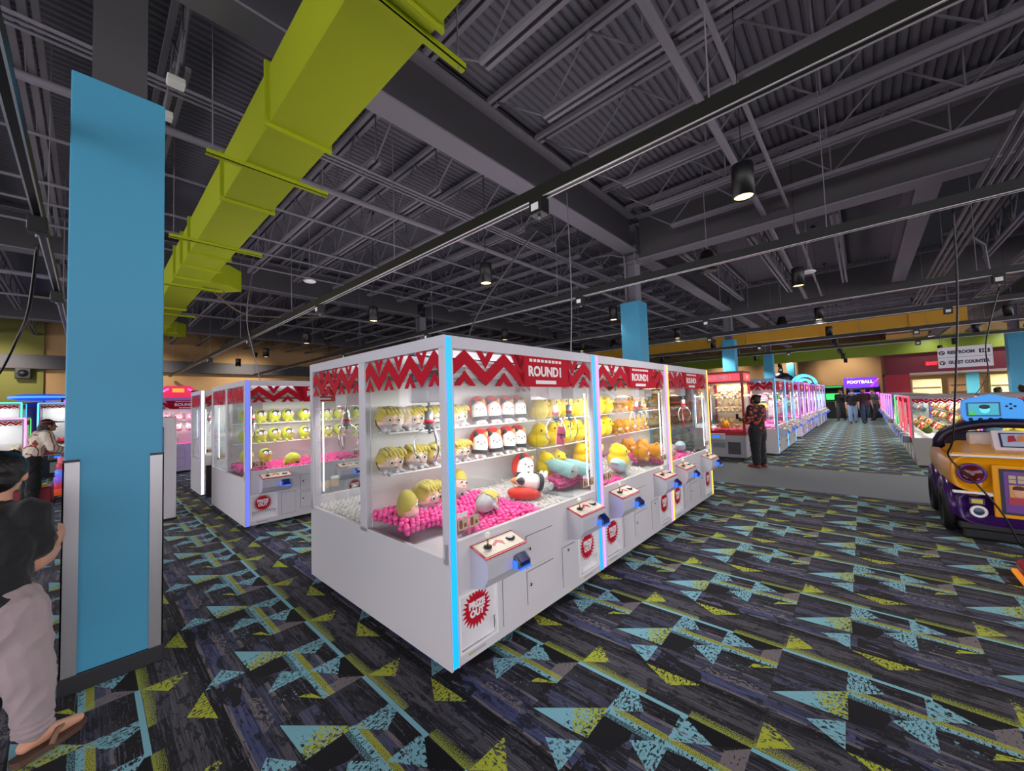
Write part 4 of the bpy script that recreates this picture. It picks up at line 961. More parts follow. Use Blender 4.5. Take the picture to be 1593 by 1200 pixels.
text('lettering', 'ROUND1', .13, WHITEP, hd, (-.024, w*.62, 2.05), (pi/2, 0, -pi/2), .002, .004, 1.0); text('lettering', 'R1', .13, mat('gold_print', '#e8c060', .4, emit='#ffd070', es=.8), hd, (d*.5, -.024, 2.05), (pi/2, 0, 0), .002, .004)
for (a, c) in (((.01, .05, .72), (.014, w-.05, 1.92)), ((.05, .01, .72), (d-.05, .014, 1.92)), ((.05, w-.014, .72), (d-.05, w-.01, 1.92))):
    b = MB(); b.box(a, c); b.build('glass_pane', GLASS, t)
b = MB(); b.box((d-.05, .05, .72), (d-.03, w-.05, 1.92)).box((.05, .05, 1.89), (d-.05, w-.05, 1.92)); b.build('back_panel', mat('inner_cream', '#efe2bd', .5), t)
for z in (1.5, 1.16):
    b = MB(); b.box((.45, .05, z-.01), (d-.05, w-.05, z)); b.build('shelf_board', GLASS, t)
b = MB(); b.box((-.14, .44, .5), (0, .78, .66), 0, .02); cs = b.build('console', mat('console_grey', '#c4c3cb'), t); b = MB(); b.box((-.15, .56, .56), (-.14, .7, .62)); b.build('card_reader', BLUEGLOW, cs)
b = MB(); b.box((-.003, .12, .15), (0, .4, .45)); b.build('prize_door', mat('dark_flap', '#4a494f', .4), t); b = MB(); b.box((-.003, .46, .3), (0, .74, .42)); b.build('coin_door', GREYM, t)
claw(t, .35, .5, 1.55); claw(t, .35, .25, 1.55)
for x in (.08, d-.08):
    for y in (.1, w-.1): b = MB(); b.cyl((x, y-.015, .035), (x, y+.015, .035), .035, 14).cyl((x, y, .03), (x, y, .08), .01, 8); b.build('caster', DARKM, t)
k = 0
for r, z in enumerate((1.5, 1.16, .72)):
    for i in range(3): plush('bear', (rx+.56, ry+.17+i*.24, z+.16), (0, 0, -pi/2+rj(.3)), 1.0, f'{ORD[i]} beige bear plush on the {["top shelf", "middle shelf", "floor"][r]} of the red crane machine', 'bear plush'); k += 1
for i in range(2): plush('bear', (rx+.5, ry+.27+i*.27, 1.76), (0, 0, -pi/2), .8, f'{ORD[i]} beige bear plush piled on top inside the red crane machine', 'bear plush')
plush('any', (rx+.28, ry+.5, .84), (0, 0, -.4), 1.5, 'round orange yellow plush on the pink floor of the red crane machine', 'bear plush', '#f0a21e')
fb = bed(rx+.06, rx+.45, ry+.06, ry+w-.06, lambda x, y: .75, 1, .05); stuff_bed('ball_bed', fb, PINKB, 'bed of pink balls in the red crane machine')
l = bpy.data.lights.new('machine_lamp', 'AREA'); l.size = .6; l.energy = 16; l.color = (1, .9, .68); lo = bpy.data.objects.new('machine_lamp', l); COL.objects.link(lo); lo.location = (rx+.36, ry+.41, 1.88)
# ---------------------------------------------------------------- low prize machines across the aisle
def tube_led(parent, name, a, c, r, color):
    b = MB(); b.tube([a, c], r, 8); o = b.build(name, LED, parent); o.color = (*lin(color), 1); return o
def low_machine(x, y, rotz, label, led, w=1.55, d=.9, h=1.47, base='#b3b0aa', toys=None, light=30, grp='low prize machines across the aisle'):
    """origin: centre of the footprint; front faces local -y"""
    t = thing('prize_machine', label, 'prize machine', (x, y, 0), rotz, grp); hx, hy = w/2, d/2
    b = MB(); k = .06
    vs = [(-hx+k, -hy+k, .03), (hx-k, -hy+k, .03), (hx-k, hy-k, .03), (-hx+k, hy-k, .03), (-hx, -hy, .6), (hx, -hy, .6), (hx, hy, .6), (-hx, hy, .6)]
    b.add(vs, [(0, 3, 2, 1), (4, 5, 6, 7), (0, 1, 5, 4), (1, 2, 6, 5), (2, 3, 7, 6), (3, 0, 4, 7)]); b.build('cabinet', mat('base_'+base[1:], base, .45), t)
    b = MB()
    for sx in (-1, 1):
        for sy in (-1, 1): b.box((sx*hx, sy*hy, .6), (sx*(hx-.04), sy*(hy-.04), h-.06))
    b.box((-hx, -hy, h-.06), (hx, hy, h)); b.box((-hx, hy-.03, .6), (hx, hy, .64)); o = b.build('frame', ALU, t); o.color = (*lin('#9a979c'), 1)
    for (a, c) in (((-hx+.04, -hy+.01, .6), (hx-.04, -hy+.014, h-.06)), ((-hx+.01, -hy+.04, .6), (-hx+.014, hy-.04, h-.06)), ((hx-.014, -hy+.04, .6), (hx-.01, hy-.04, h-.06))):
        b = MB(); b.box(a, c); b.build('glass_pane', GLASS, t)
    b = MB(); b.box((-hx+.04, hy-.04, .62), (hx-.04, hy-.03, h-.06)); b.build('back_panel', mat('inner_white', '#e6e6e6'), t)
    b = MB(); zig(b, w-.1, .09, .13, .04, 0, w-.1, lambda x_, y_, dd: (x_-hx+.05, -hy+.004+dd, h-.16+y_)); b.build('header_print', RED, t)
    for sx in (-1, 1):
        b = MB(); zig(b, d-.1, .09, .13, .04, 0, d-.1, lambda x_, y_, dd: (sx*(hx-.006)+dd, x_-hy+.05, h-.16+y_)); b.build('side_header_print', RED, t)
        tube_led(t, 'led_tube', (sx*(hx-.005), -hy-.005, .62), (sx*(hx-.005), -hy-.005, h-.03), .016, led[0]); tube_led(t, 'led_tube', (sx*(hx-.005), hy+.005, .62), (sx*(hx-.005), hy+.005, h-.03), .016, led[1])
    tube_led(t, 'led_tube', (-hx, -hy-.004, h-.02), (hx, -hy-.004, h-.02), .012, led[2])
    for z in (.85, 1.07):
        b = MB(); b.box((-hx+.05, hy-.26, z-.008), (hx-.05, hy-.05, z)); b.build('shelf_board', GLASS, t)
    for sx in (-1, 1):
        c = empty('console', (sx*hx*.5, -hy, .6), 0, t)
        b = MB(); b.box((-.16, -.12, -.12), (.16, 0, .02), bev=.015); b.build('console_shell', GREYM, c); b = MB(); b.box((-.05, -.13, -.07), (.06, -.118, -.02)); b.build('card_reader', BLUEGLOW, c)
        b = MB(); b.cyl((-.08, -.06, .02), (-.08, -.06, .07), .006, 8).sph((-.08, -.06, .085), .018, 10, 8); b.build('joystick', [mat('clear_knob', '#f1ede4')], c)
        b = MB(); b.box((sx*hx*.5-.13, -hy+.02, .14), (sx*hx*.5+.13, -hy+.036, .42)); b.build('prize_door', WHITEP, t)
    if light:
        l = bpy.data.lights.new('machine_lamp', 'AREA'); l.shape = 'RECTANGLE'; l.size = w*.8; l.size_y = d*.7; l.energy = light*(.22 if y > 5 else .5); lo = bpy.data.objects.new('machine_lamp', l); COL.objects.link(lo); lo.location = (x, y, h-.09)
    cols, lab = toys or (palette, 'small plush')
    R = Matrix.Rotation(rotz, 3, 'Z'); q = 0
    far_ = x > 18; mid_ = y > 5
    for z, yy, n in ((.86, hy-.15, 4), (.68, -hy+.3, 4)) if far_ else ((.86, hy-.15, 6), (.68, hy-.4, 6)) if mid_ else ((.86, hy-.15, 6), (1.08, hy-.15, 6), (.68, hy-.4, 6), (.68, -hy+.25, 5)):
        for i in range(n):
            p = R @ Vector((-hx+.17+i*(w-.34)/(n-1), yy, z+.075)); 
            plush('any', (x+p.x, y+p.y, p.z), (rj(.2), rj(.2), rotz+rj(.6)), 1.05, f'{ORD[q]} {lab} in the {label.split(" beside ")[0].split(" behind ")[0]}', 'plush in the low prize machines', cols[(q+len(label)) % len(cols)]); q += 1
    return t
yr = -1.14
LOWS = [(12.3, 'pale machine with red light posts at the walkway', ('#ff3048', '#ff9a4a', '#ff5070')), (13.9, 'pale machine second from the walkway', ('#ff4058', '#5fd0ff', '#ff6080')), (15.5, 'pale machine third from the walkway', ('#48d070', '#4060ff', '#6080ff'))]
for i, (x, l, led) in enumerate(LOWS): low_machine(x, yr, pi, l, led, toys=(['#a8442c', '#d8c8b0', '#c03428', '#e0a050', '#7a8f3a', '#8a2a30'], 'mixed plush'), light=38)
for i in range(3): low_machine(19.3+i*1.65, yr, pi, 'violet lit low machine '+ORD[i]+' past the gap', ('#b070ff', '#6a60ff', '#c07bff'), light=28)
for i in range(3): low_machine(25.5+i*1.65, yr, pi, 'rainbow lit low machine '+ORD[i]+' near the far end', ('#ff70c0', '#60a0ff', '#b070ff'), light=28)
low_machine(12.3, yr-.95, 0, 'yellow plush machine behind the kiddie car', ('#5a7bff', '#d06aff', '#2ee0c8'), toys=(['#e6d21c', '#e9d93a', '#d8c41a'], 'yellow plush'), light=38, w=1.6)
low_machine(13.95, yr-.95, 0, 'second yellow plush machine behind the kiddie car', ('#5a7bff', '#d06aff', '#2ee0c8'), toys=(['#e6d21c', '#3a5a9a', '#d8c41a'], 'yellow plush'), light=30)
# ---------------------------------------------------------------- machines beyond the blue column
low_machine(-1.75, 12.9, 0, 'two tier sweet machine with pink light post beside the striped shirt woman', ('#ff8ae8', '#40e060', '#ff9ae8'), w=1.8, d=.9, h=1.62, base='#cfc6cf', toys=(['#e08a4a', '#e7c9a0', '#d87a5a'], 'orange sweet pack'), light=40, grp='machines beyond the blue column')
low_machine(-1.9, 15.6, 0, 'prize machine with green light posts behind the striped shirt woman', ('#58e8c0', '#40c8ff', '#58e8c0'), w=1.6, h=2.0, base='#6a6a80', light=40, grp='machines beyond the blue column')
low_machine(-.2, 16.4, 0, 'prize machine with cyan light posts behind the striped shirt woman', ('#50d0ff', '#d040e0', '#50a0ff'), w=1.4, h=2.0, base='#55556a', light=40, grp='machines beyond the blue column')
for i, (x, y, l) in enumerate([(-.95, 18, 'blue lit saucer shaped machine top over the striped shirt woman'), (.55, 18.4, 'second blue lit saucer machine top next to the blue column')]):
    t = thing('arcade_machine', l, 'arcade machine', (x, y, 0)); b = MB(); b.lathe([(0, 2.05), (.35, 2.05), (.5, 1.9), (.42, 1.2), (.55, .9), (.6, 0), (0, 0)], n=24); b.build('cabinet', mat('indigo_cabinet', '#2a2f78', .35), t)
    b = MB(); b.lathe([(0, 2.3), (.45, 2.28), (.62, 2.2), (.45, 2.12), (0, 2.1)], n=28); b.build('saucer_top', mat('blue_cap', '#2456d0', .3, emit='#2a60ff', es=.5), t)
    b = MB(); b.torus((0, 0, 2.2), .6, .03, 28, 8); o = b.build('light_ring', LED, t); o.color = (*lin('#3f7bff'), 1)
t = thing('neon_post', 'twin magenta neon light post behind the striped shirt woman', 'light', (-.4, 17.2, 0))
b = MB(); b.box((-.15, -.06, 0), (.15, .06, 2.15), bev=.02); b.build('post_body', DARKM, t)
for s in (-.07, .07): tube_led(t, 'neon_tube', (s, -.09, .9), (s, -.09, 2.1), .025, '#e030d0')
b = MB(); b.box((-.2, -.1, 0), (.2, .1, .05)); b.build('post_foot', DARKM, t)
# toy tower and candy counter by the woman
t = thing('prize_counter', 'low red counter piled with coloured sweets beside the striped shirt woman', 'counter', (-.75, 11.7, 0)); b = MB(); b.box((-.3, -.3, .0), (.3, .3, .3), bev=.03); b.build('counter_body', mat('counter_red', '#a52440', .4), t)
b = MB(); b.box((-.33, -.33, .9), (.33, .33, .95), bev=.01); b.build('tray_top', mat('tray_pink', '#c83a5a', .4), t); b = MB(); b.cyl((0, 0, .3), (0, 0, .9), .05, 12); b.build('tray_post', GREYM, t)
for i, (x, y, c, z, l) in enumerate([(-.9, 11.5, '#48c05a', .3, 'green'), (-.72, 11.55, '#4a7bff', .3, 'blue'), (-.6, 11.5, '#e8d04a', .3, 'yellow'), (-.85, 11.75, '#e06a3a', .3, 'orange'), (-.7, 11.6, '#50b0ff', .95, 'bright blue'), (-.85, 11.6, '#e04a70', .95, 'red'), (-.6, 11.75, '#f0e0f0', .95, 'white')]):
    b = MB(); b.box((-.08, -.06, 0), (.08, .06, .06), bev=.015); o = b.build('sweet_pack', mat('pack_'+l.replace(' ', '_'), c, .3), loc=(x, y, z)); tag(o, l+' sweet pack lying on the red counter', 'sweet pack', 'sweet packs')
t = thing('toy_tower', 'stacked toy tower of coloured lights behind the striped shirt woman', 'toy', (-.38, 12.3, 0))
for i, c in enumerate(['#e05a30', '#d04060', '#8a6ae0', '#6a90ff', '#c04a60', '#e87a8a']):
    b = MB(); r = .13-.017*i; b.lathe([(0, .13*i), (r, .13*i+.01), (r, .13*i+.11), (r*.7, .13*i+.13), (0, .13*i+.13)], n=14); b.build('tower_tier', mat('tier_'+c[1:], c, .35, emit=c, es=.35), t)
# white cabinet, posts, kiosk right of the column
t = thing('change_machine', 'tall white cabinet side standing behind the blue column', 'cabinet', (.56, 8.15, 0)); b = MB(); b.box((-.35, -.35, .02), (.35, .35, 1.55), bev=.02); b.build('cabinet_body', W_, t); b = MB(); b.box((-.3, -.36, 1.0), (.2, -.35, 1.4)); b.build('front_screen', SCREEN, t); b = MB(); b.box((-.36, -.36, 0), (.36, .36, .03)); b.build('plinth', DARKM, t)
UN = claw_unit(1.42, 9.25, 0, 'white crane machine with black plinth glimpsed behind the penguin bank', '#e8e8ff', light=45, group='white crane machine units')
b = MB(); b.box((1.5, 9.22, 0), (2.3, 9.235, .6)); tag(b.build('black_panel', BLACK), 'black kick panel leaning on the crane machine behind the penguin bank', 'panel')
t = thing('barrier_post', 'slim black post standing beyond the penguin bank', 'post', (1.6, 11.1, 0)); b = MB(); b.box((-.06, -.06, .04), (.06, .06, 2.1)); b.build('post_shaft', BLACK, t); b = MB(); b.box((-.09, -.09, 0), (.09, .09, .04)); b.build('post_foot', BLACK, t)
b = MB()
UN2 = claw_unit(.75, 13.6, 0, 'purple lit crane machine with red topper beyond the blue column', '#b040ff', frame='#b48ad8', light=60, group='white crane machine units')
for i in range(6): plush('any', (.95+i*.25, 14.3, RT+.09), (0, 0, rj(.4)), 1.3, ORD[i]+' pink plush on the rack of the purple lit crane machine', 'pink plush', '#f0a0b0')
for i in range(6): plush('any', (.95+i*.25, 14.3, RB+.09), (0, 0, rj(.4)), 1.3, ORD[i]+' pink plush low in the purple lit crane machine', 'pink plush', '#f4c0c8')
o = link('ball_bed', FARBED, loc=(.75+HX, 13.6+HY, 0)); tag(o, 'pink ball bed in the purple lit crane machine', 'plastic balls', kind='stuff')
t = thing('machine_topper', 'red and magenta glowing topper on the purple lit crane machine', 'topper', (1.62, 13.75, 2.02)); 
b = MB(); b.prism([(-.62, 0), (.62, 0), (.42, .16), (.25, .32), (-.25, .32), (-.42, .16)], lambda x, y, d: (x, d-.1, y), .2); b.build('topper_shell', mat('topper_red', '#c01840', .35, emit='#ff2060', es=.5), t)
for s in (-1, 1): tube_led(t, 'topper_light', (s*.2, -.12, .24), (s*.36, -.12, .14), .022, '#ff60c0')
b = MB(); b.box((-.12, -.115, .15), (.12, -.1, .25)); b.build('topper_emblem', mat('topper_gold', '#e08030', .4, emit='#ff9030', es=1.2), t)
tube_led(thing('neon_post', 'violet neon light column beside the black post', 'light', (1.95, 13.0, 0)), 'neon_tube', (0, 0, .0), (0, 0, 2.0), .05, '#9a30e8')
# ---------------------------------------------------------------- arcade games at the far end
def arcade(x, y, label, c, e, top=None, h=1.9, w=.9):
    t = thing('arcade_cabinet', label, 'arcade machine', (x, y, 0), -pi/2, 'arcade cabinets at the far end')
    b = MB(); b.prism([(-.4, .0), (.5, .0), (.5, h), (-.1, h), (-.2, h-.3), (.1, 1.1), (-.4, .9)], lambda a, z, d: (-w/2+d, a, z), w); b.build('cabinet', mat('arc_'+c[1:], c, .4), t)
    b = MB(); b.prism([(-.14, 1.52), (.09, 1.14), (.07, 1.13), (-.16, 1.51)], lambda a, z, d: (-w/2+.06+d, a-.02, z), w-.12); b.build('screen', mat('scr_'+e[1:], '#101018', .2, emit=e, es=2.5), t)
    b = MB(); b.box((-w/2+.04, -.14, h-.24), (w/2-.04, -.11, h-.02)); b.build('marquee', mat('mq_'+e[1:], '#202028', .3, emit=e, es=1.0), t)
    b = MB(); b.box((-w/2+.05, -.36, .9), (w/2-.05, -.1, 1.0)); b.build('control_panel', mat('arc_panel', '#222026', .4), t)
    return t
AR = [(31.0, 3.6, '#201a28', '#30d060', 'green lit arcade cabinet at the far end of the aisle'), (31.6, 2.5, '#181820', '#e0e8ff', 'white lit arcade cabinet at the far end of the aisle'), (31.2, 1.35, '#201820', '#30b050', 'dark arcade cabinet with green screen behind the walkers'), (32.2, .35, '#1a1a30', '#4060ff', 'blue lit arcade cabinet behind the walkers'), (32, -.3, '#201a28', '#c050ff', 'magenta lit arcade cabinet by the red wall')]
for x, y, c, e, l in AR: arcade(x, y, l, c, e, h=2.0)
t = thing('game_sign', 'purple lit board with football lettering at the end of the aisle', 'sign', (30.6, .1, 2.12), -pi/2)
b = MB(); b.box((-.75, 0, -.3), (.75, .1, .3), bev=.06); b.build('sign_board', mat('purple_board', '#4a2ab0', .4, emit='#7a3cff', es=1.1), t)
text('lettering', 'FOOTBALL', .23, mat('white_letters', '#ffffff', .4, emit='#ffffff', es=2.5), t, (-.03, -.006, .03), (pi/2, 0, 0), .004, .003)
b = MB()
for s in (-.6, .6): b.box((s-.03, .03, -2.15), (s+.03, .08, -.28))
b.build('sign_leg', DARKM, t)
b = MB(); b.tube([(.45, -.008, -.25), (.6, -.008, .0), (.8, -.008, .2)], .03, 6); b.build('sign_swoosh', mat('pink_glow', '#ff4a90', .4, emit='#ff4a90', es=1.5), t)
for i, (x, y, l) in enumerate([(24.5, 2.15, 'cyan arc lamp topper over the aisle machines'), (23.0, 2.1, 'second larger cyan arc topper over the aisle machines')]):
    t = thing('arc_topper', l, 'topper', (x, y, 2.02), -pi/2); b = MB(); b.box((-.5, -.03, 0), (.5, .03, .06)); b.build('topper_base', DARKM, t)
    M = Matrix.Rotation(pi/2, 4, 'X')
    for R in (.45, .25): b = MB(); b.torus((0, 0, 0), R, .045, 18, 8, M=M, a0=0, a1=pi); o = b.build('arc_tube', LED, t); o.color = (*lin('#4ab8d8'), 1)
t = thing('mascot_prop', 'dark robot figure raised on a plinth above the aisle machines', 'figure', (27.5, 3.5, 0))
b = MB(); b.box((-.4, -.4, 0), (.4, .4, 2.05), bev=.03); b.build('plinth', DARKM, t)
link('robot_body', blob([('e', (0, 0, 2.5), (.3, .4, .35)), ('c', (0, .2, 2.7), (0, .5, 2.5), .12, .1), ('c', (0, -.2, 2.7), (0, -.55, 2.4), .13, .12), ('e', (0, .05, 3.0), (.14, .14, .18)), ('c', (0, 0, 3.1), (0, -.05, 3.4), .06, .03), ('c', (0, .15, 2.2), (0, .2, 2.05), .15, .12)], .04, 3), mat('robot_dark', '#3b3a44', .4, .4), t)
b = MB(); b.sph((-.12, .05, 3.02), (.06, .09, .07), 10, 8); b.build('robot_visor', WHITEP, t)
# ---------------------------------------------------------------- kiddie car ride
YEL = mat('ride_yellow', '#e8a012', .22); PURP = mat('ride_purple', '#3a1a5c', .25); PURD = mat('ride_dark_purple', '#1a1030', .4)
t = thing('kiddie_ride', 'yellow and purple kiddie car ride at the edge of the carpet', 'kiddie ride', (6.2, -1.2, 0)); W = .57
b = MB(); b.box((.1, -.5, .0), (1.6, .5, .12), bev=.03); b.box((.02, -.53, .12), (1.55, .53, .2), bev=.02); b.build('base_plinth', mat('plinth_black', '#15161a', .5), t)
def loft(name, secs, m):
    """rounded body from outlines: each section (x, half width, z0, z1)"""
    b = MB(); vs = []
    for x, hw, za, zb in secs:
        for k in range(24):
            a = 2*pi*k/24; cx, cz = cos(a), sin(a); e = .4
            vs.append((x, (abs(cx)**e)*(1 if cx > 0 else -1)*hw, (za+zb)/2+(abs(cz)**e)*(1 if cz > 0 else -1)*(zb-za)/2))
    fs = []
    for i in range(len(secs)-1):
        for k in range(24): k2 = (k+1) % 24; fs.append((i*24+k, i*24+k2, (i+1)*24+k2, (i+1)*24+k))
    fs += [tuple(range(24)), tuple(range((len(secs)-1)*24, len(secs)*24))]
    b.add(vs, fs, 0, True); return b.build(name, m, t)
loft('lower_body', [(.04, .46, .2, .5), (-.01, .5, .19, .515), (-.02, .53, .19, .52), (.1, .56, .18, .53), (.6, .57, .18, .53), (1.5, .57, .18, .53)], PURP)
loft('upper_body', [(.0, .52, .52, .89), (-.04, .555, .52, .9), (.0, .565, .52, .905), (.1, .58, .52, .91), (.5, .6, .52, .91), (1.5, .58, .52, .9)], YEL)
b = MB(); b.box((-.05, -.56, .503), (.0, .56, .53), bev=.008).box((-.055, -.565, .885), (.02, .565, .908), bev=.008); b.build('white_stripe', WHITEP, t)
b = MB(); vs = [(-.04, -.56, .925), (-.04, .54, .925), (.55, .44, 1.0), (.55, -.46, 1.0), (-.04, -.56, .9), (-.04, .55, .9), (.6, .55, .9), (.6, -.56, .9)]
b.add(vs, [(0, 1, 2, 3), (4, 5, 1, 0), (5, 6, 2, 1), (6, 7, 3, 2), (7, 4, 0, 3)]); b.build('hood', YEL, t)
for yy in (.42, -.42):
    c = empty('headlamp', (-.045, yy, .715), 0, t); M = Matrix.Rotation(-pi/2, 4, 'Y')
    b = MB(); b.torus((0, 0, 0), .092, .014, 24, 8, M=M); b.build('lamp_ring', mat('ring_violet', '#5a2a80', .3), c)
    b = MB(); b.lathe([(0, .025), (.045, .02), (.09, .0)], n=24, M=M); b.build('lamp_glass', mat('lamp_maroon', '#5a1019', .12), c)
    b = MB(); b.sph((-.022, 0, 0), .02, 10, 8).tube([(-.022, .03, -.05), (-.022, .06, -.02)], .007, 6).tube([(-.022, -.05, -.04), (-.022, -.03, -.06)], .007, 6); b.build('lamp_core', mat('lamp_core', '#9a7478', .3), c)
    c = empty('speaker_port', (-.03, yy-.03*(1 if yy > 0 else -1), .327), 0, t); b = MB(); b.torus((0, 0, 0), .05, .013, 22, 8, M=M); b.build('port_ring', WHITEP, c); b = MB(); b.lathe([(0, .01), (.045, .0)], n=20, M=M); b.build('port_dish', mat('dish_blue', '#30405c', .3), c)
    b = MB(); b.box((-.035, yy-.075, .4), (-.015, yy+.03, .465)); k = b.build('warning_plate', mat('plate_violet', '#3a2a6a', .4), t); b = MB()
    b.box((-.037, yy-.06, .41), (-.034, yy+.015, .453)); b.build('caption_plate', mat('yellow_print', '#cfc04a'), k)
b = MB(); b.sph((-.03, .42, .495), (.025, .05, .02), 12, 8).tube([(-.045, .33, .49), (-.05, .29, .51), (-.045, .25, .465)], [.005, .015, .003], 6, 1); b.build('crest_emblem', [mat('crest_brown', '#5c3018', .4), WHITEP], t)
c = empty('poster_frame', (-.06, .0, .56), 0, t)
b = MB(); b.box((-.01, -.29, -.262), (.03, .29, .258), bev=.008); b.build('frame_panel', YEL, c)
b = MB(); b.box((-.016, -.245, -.225), (-.008, .245, .225)); b.build('frame_border', mat('border_navy', '#182038', .4), c)
b = MB(); b.box((-.02, -.22, -.2), (-.014, .22, .2)); pg = b.build('poster', mat('poster_violet', '#6a3a90', .4), c)
for i, z in enumerate((.13, .09)):
    for k in range(5): b = MB(); b.box((-.024, .19-k*.056-.045, z), (-.019, .19-k*.056, z+.034)); b.build('title_block', mat('title_beige', '#b9ab84', .5), pg)
b = MB(); b.sph((-.022, .13, .0), (.006, .04, .05), 14, 10).box((-.024, .06, -.12), (-.019, .2, -.05), 1).sph((-.022, .13, .04), (.007, .042, .024), 14, 8, 2).box((-.0225, .07, -.06), (-.0185, .19, .07), 3); b.build('poster_picture', [mat('poster_face', '#d9a088', .6), mat('poster_red', '#a8384a', .6), mat('poster_hair', '#402418', .6), mat('poster_sky', '#c89a50', .6)], pg)
for yy, s in ((.56, 1), (-.56, -1)):
    for xx in (.35, 1.3):
        c = empty('wheel', (xx, yy, .26), 0, t); M = Matrix.Rotation(pi/2, 4, 'X')
        b = MB(); b.torus((0, 0, 0), .19, .06, 28, 10, M=M); b.build('tyre', mat('tyre_black', '#0d0d10', .5), c)
        b = MB(); b.lathe([(0, .03), (.08, .035), (.15, .01), (.15, -.03), (0, -.03)], n=24, M=M @ Matrix.Scale(-s, 4)); b.build('hubcap', CHROME, c)
        b = MB(); pts = [(xx+.31*cos(a), yy-s*.01, .26+.31*sin(a)) for a in [pi*k/10 for k in range(0, 11)]]; b.tube(pts, [.03, .045, .055, .06, .065, .065, .065, .06, .055, .045, .03], 10); b.build('fender', PURP, t)
b = MB(); pts = [(.9, .55*cos(a), .88+.3*max(0, sin(a))**.7) for a in [pi*k/16 for k in range(17)]]; b.tube(pts, .055, 10); b.build('roll_bar', PURD, t)
b = MB(); b.box((.38, -.3, .96), (.55, .365, 1.1), bev=.025); b.build('scoop_box', mat('scoop_white', '#d8c8c0', .4), t)
b = MB(); vs = [(.14, -.26, .945), (.14, .225, .945), (.26, .225, 1.14), (.26, -.26, 1.14), (.3, -.26, .95), (.3, .225, .95)]
b.add(vs, [(0, 1, 2, 3), (1, 5, 2), (0, 3, 4), (3, 2, 5, 4), (0, 4, 5, 1)]); st = b.build('sticker_block', mat('sticker_white', '#e6dce0', .4), t)
nrm = Vector((-.195, 0, .12)).normalized(); b = MB()
def onb(y, k, e): return (.14+.12*k+nrm.x*e, y, .945+.195*k+nrm.z*e)
b.add([onb(.18, .15, .004), onb(-.22, .15, .004), onb(-.22, .88, .004), onb(.18, .88, .004)], [(0, 1, 2, 3)]); b.add([onb(.165, .2, .006), onb(-.2, .2, .006), onb(-.2, .82, .006), onb(.165, .82, .006)], [(0, 1, 2, 3)], 1)
for i, (y, k) in enumerate([(.13, .6), (.07, .62), (.0, .5), (-.1, .55)]): b.add([onb(y, k-.2, .008), onb(y-.06, k-.15, .008), onb(y-.05, k+.15, .008), onb(y-.01, k+.12, .008)], [(0, 1, 2, 3)], 2+i % 2)
b.build('sticker_art', [mat('art_navy', '#25305c', .4), mat('art_pale', '#b8c4dc', .4), mat('art_red', '#b03848', .4), mat('art_tan', '#d9905c', .4)], st)
b = MB(); b.box((.7, -.45, .6), (1.4, .45, .75)); b.build('seat', PURD, t); b = MB(); b.box((1.3, -.5, .7), (1.45, .5, 1.05), bev=.04); b.build('backrest', PURD, t)
b = MB(); b.torus((0, 0, 0), .12, .016, 20, 8, M=Matrix.Translation((.72, .22, .98)) @ Matrix.Rotation(-1.1, 4, 'Y')); b.build('steering_wheel', BLACK, t)
c = empty('handheld_screen', (.95, .1, 1.33), 0, t); CY_ = mat('cyan_plastic', '#2aa6e8', .3, emit='#1a8cff', es=.35)
b = MB(); out = []
for k in range(32):
    a = 2*pi*k/32; cx, cz = cos(a), sin(a); y = .235*(abs(cx)**.35)*(1 if cx > 0 else -1); out.append((y, .145*(abs(cz)**.45)*(1 if cz > 0 else -1)+(.055*max(0, 1-abs(y-.03)/.13) if cz > 0 else 0)))
b.prism(out, lambda y, z, d: (-.05+d, y, z), .1); b.build('screen_shell', CY_, c)
b = MB(); b.box((-.058, -.06, -.07), (-.045, .2, .095), 0).box((-.062, -.045, -.055), (-.056, .185, .08), 1); sc = b.build('display', [mat('bezel_blue', '#125a8a', .3), mat('display_teal', '#0a4a5a', .2, emit='#1f9ab0', es=.9)], c)
b = MB(); b.sph((-.064, .06, .012), (.003, .04, .048), 16, 10).sph((-.067, .06, .042), (.003, .043, .026), 16, 8, 1).box((-.066, .13, -.055), (-.063, .185, -.02), 2); b.build('display_picture', [mat('face_cyan', '#4ab8c8', .4, emit='#5ad0e0', es=.8), mat('hair_teal', '#0a2a34', .4), mat('pic_green', '#2a9a3a', .4, emit='#30b040', es=.8)], sc)
for i in range(4): b = MB(); b.cyl((-.045, .17-i*.075, -.105), (-.06, .17-i*.075, -.105), .018, 14); b.build('push_button', mat('button_navy', '#0c1c44', .3), c)
for dy, dz in ((0, .026), (0, -.026), (.03, 0), (-.03, 0)): b = MB(); b.cyl((-.045, -.135+dy, .045+dz), (-.058, -.135+dy, .045+dz), .011, 12); b.build('arrow_key', mat('key_dark', '#12334c', .3), c)
b = MB(); b.cyl((0, 0, -.4), (0, 0, -.14), .08, 14); b.build('screen_post', mat('post_cyan', '#7ab0c0', .25), c); b = MB(); b.box((-.06, -.22, -.165), (.06, -.1, -.15)); b.build('underglow', mat('pink_glow_soft', '#c060ff', .4, emit='#b050ff', es=2), c)
# red ride corner at the picture edge
t = thing('ride_platform', 'red ride platform corner with yellow edge low by the carpet edge', 'ride platform', (5.05, -1.6, 0)); b = MB(); b.box((-.28, -.75, .02), (.32, .72, .14), bev=.04); b.build('platform_body', mat('platform_red', '#a8142a', .25), t); b = MB(); b.box((-.3, -.77, .0), (.34, .74, .035), bev=.01); b.build('edge_strip', mat('edge_amber', '#e8902a', .3, emit='#ff9a30', es=.4), t)

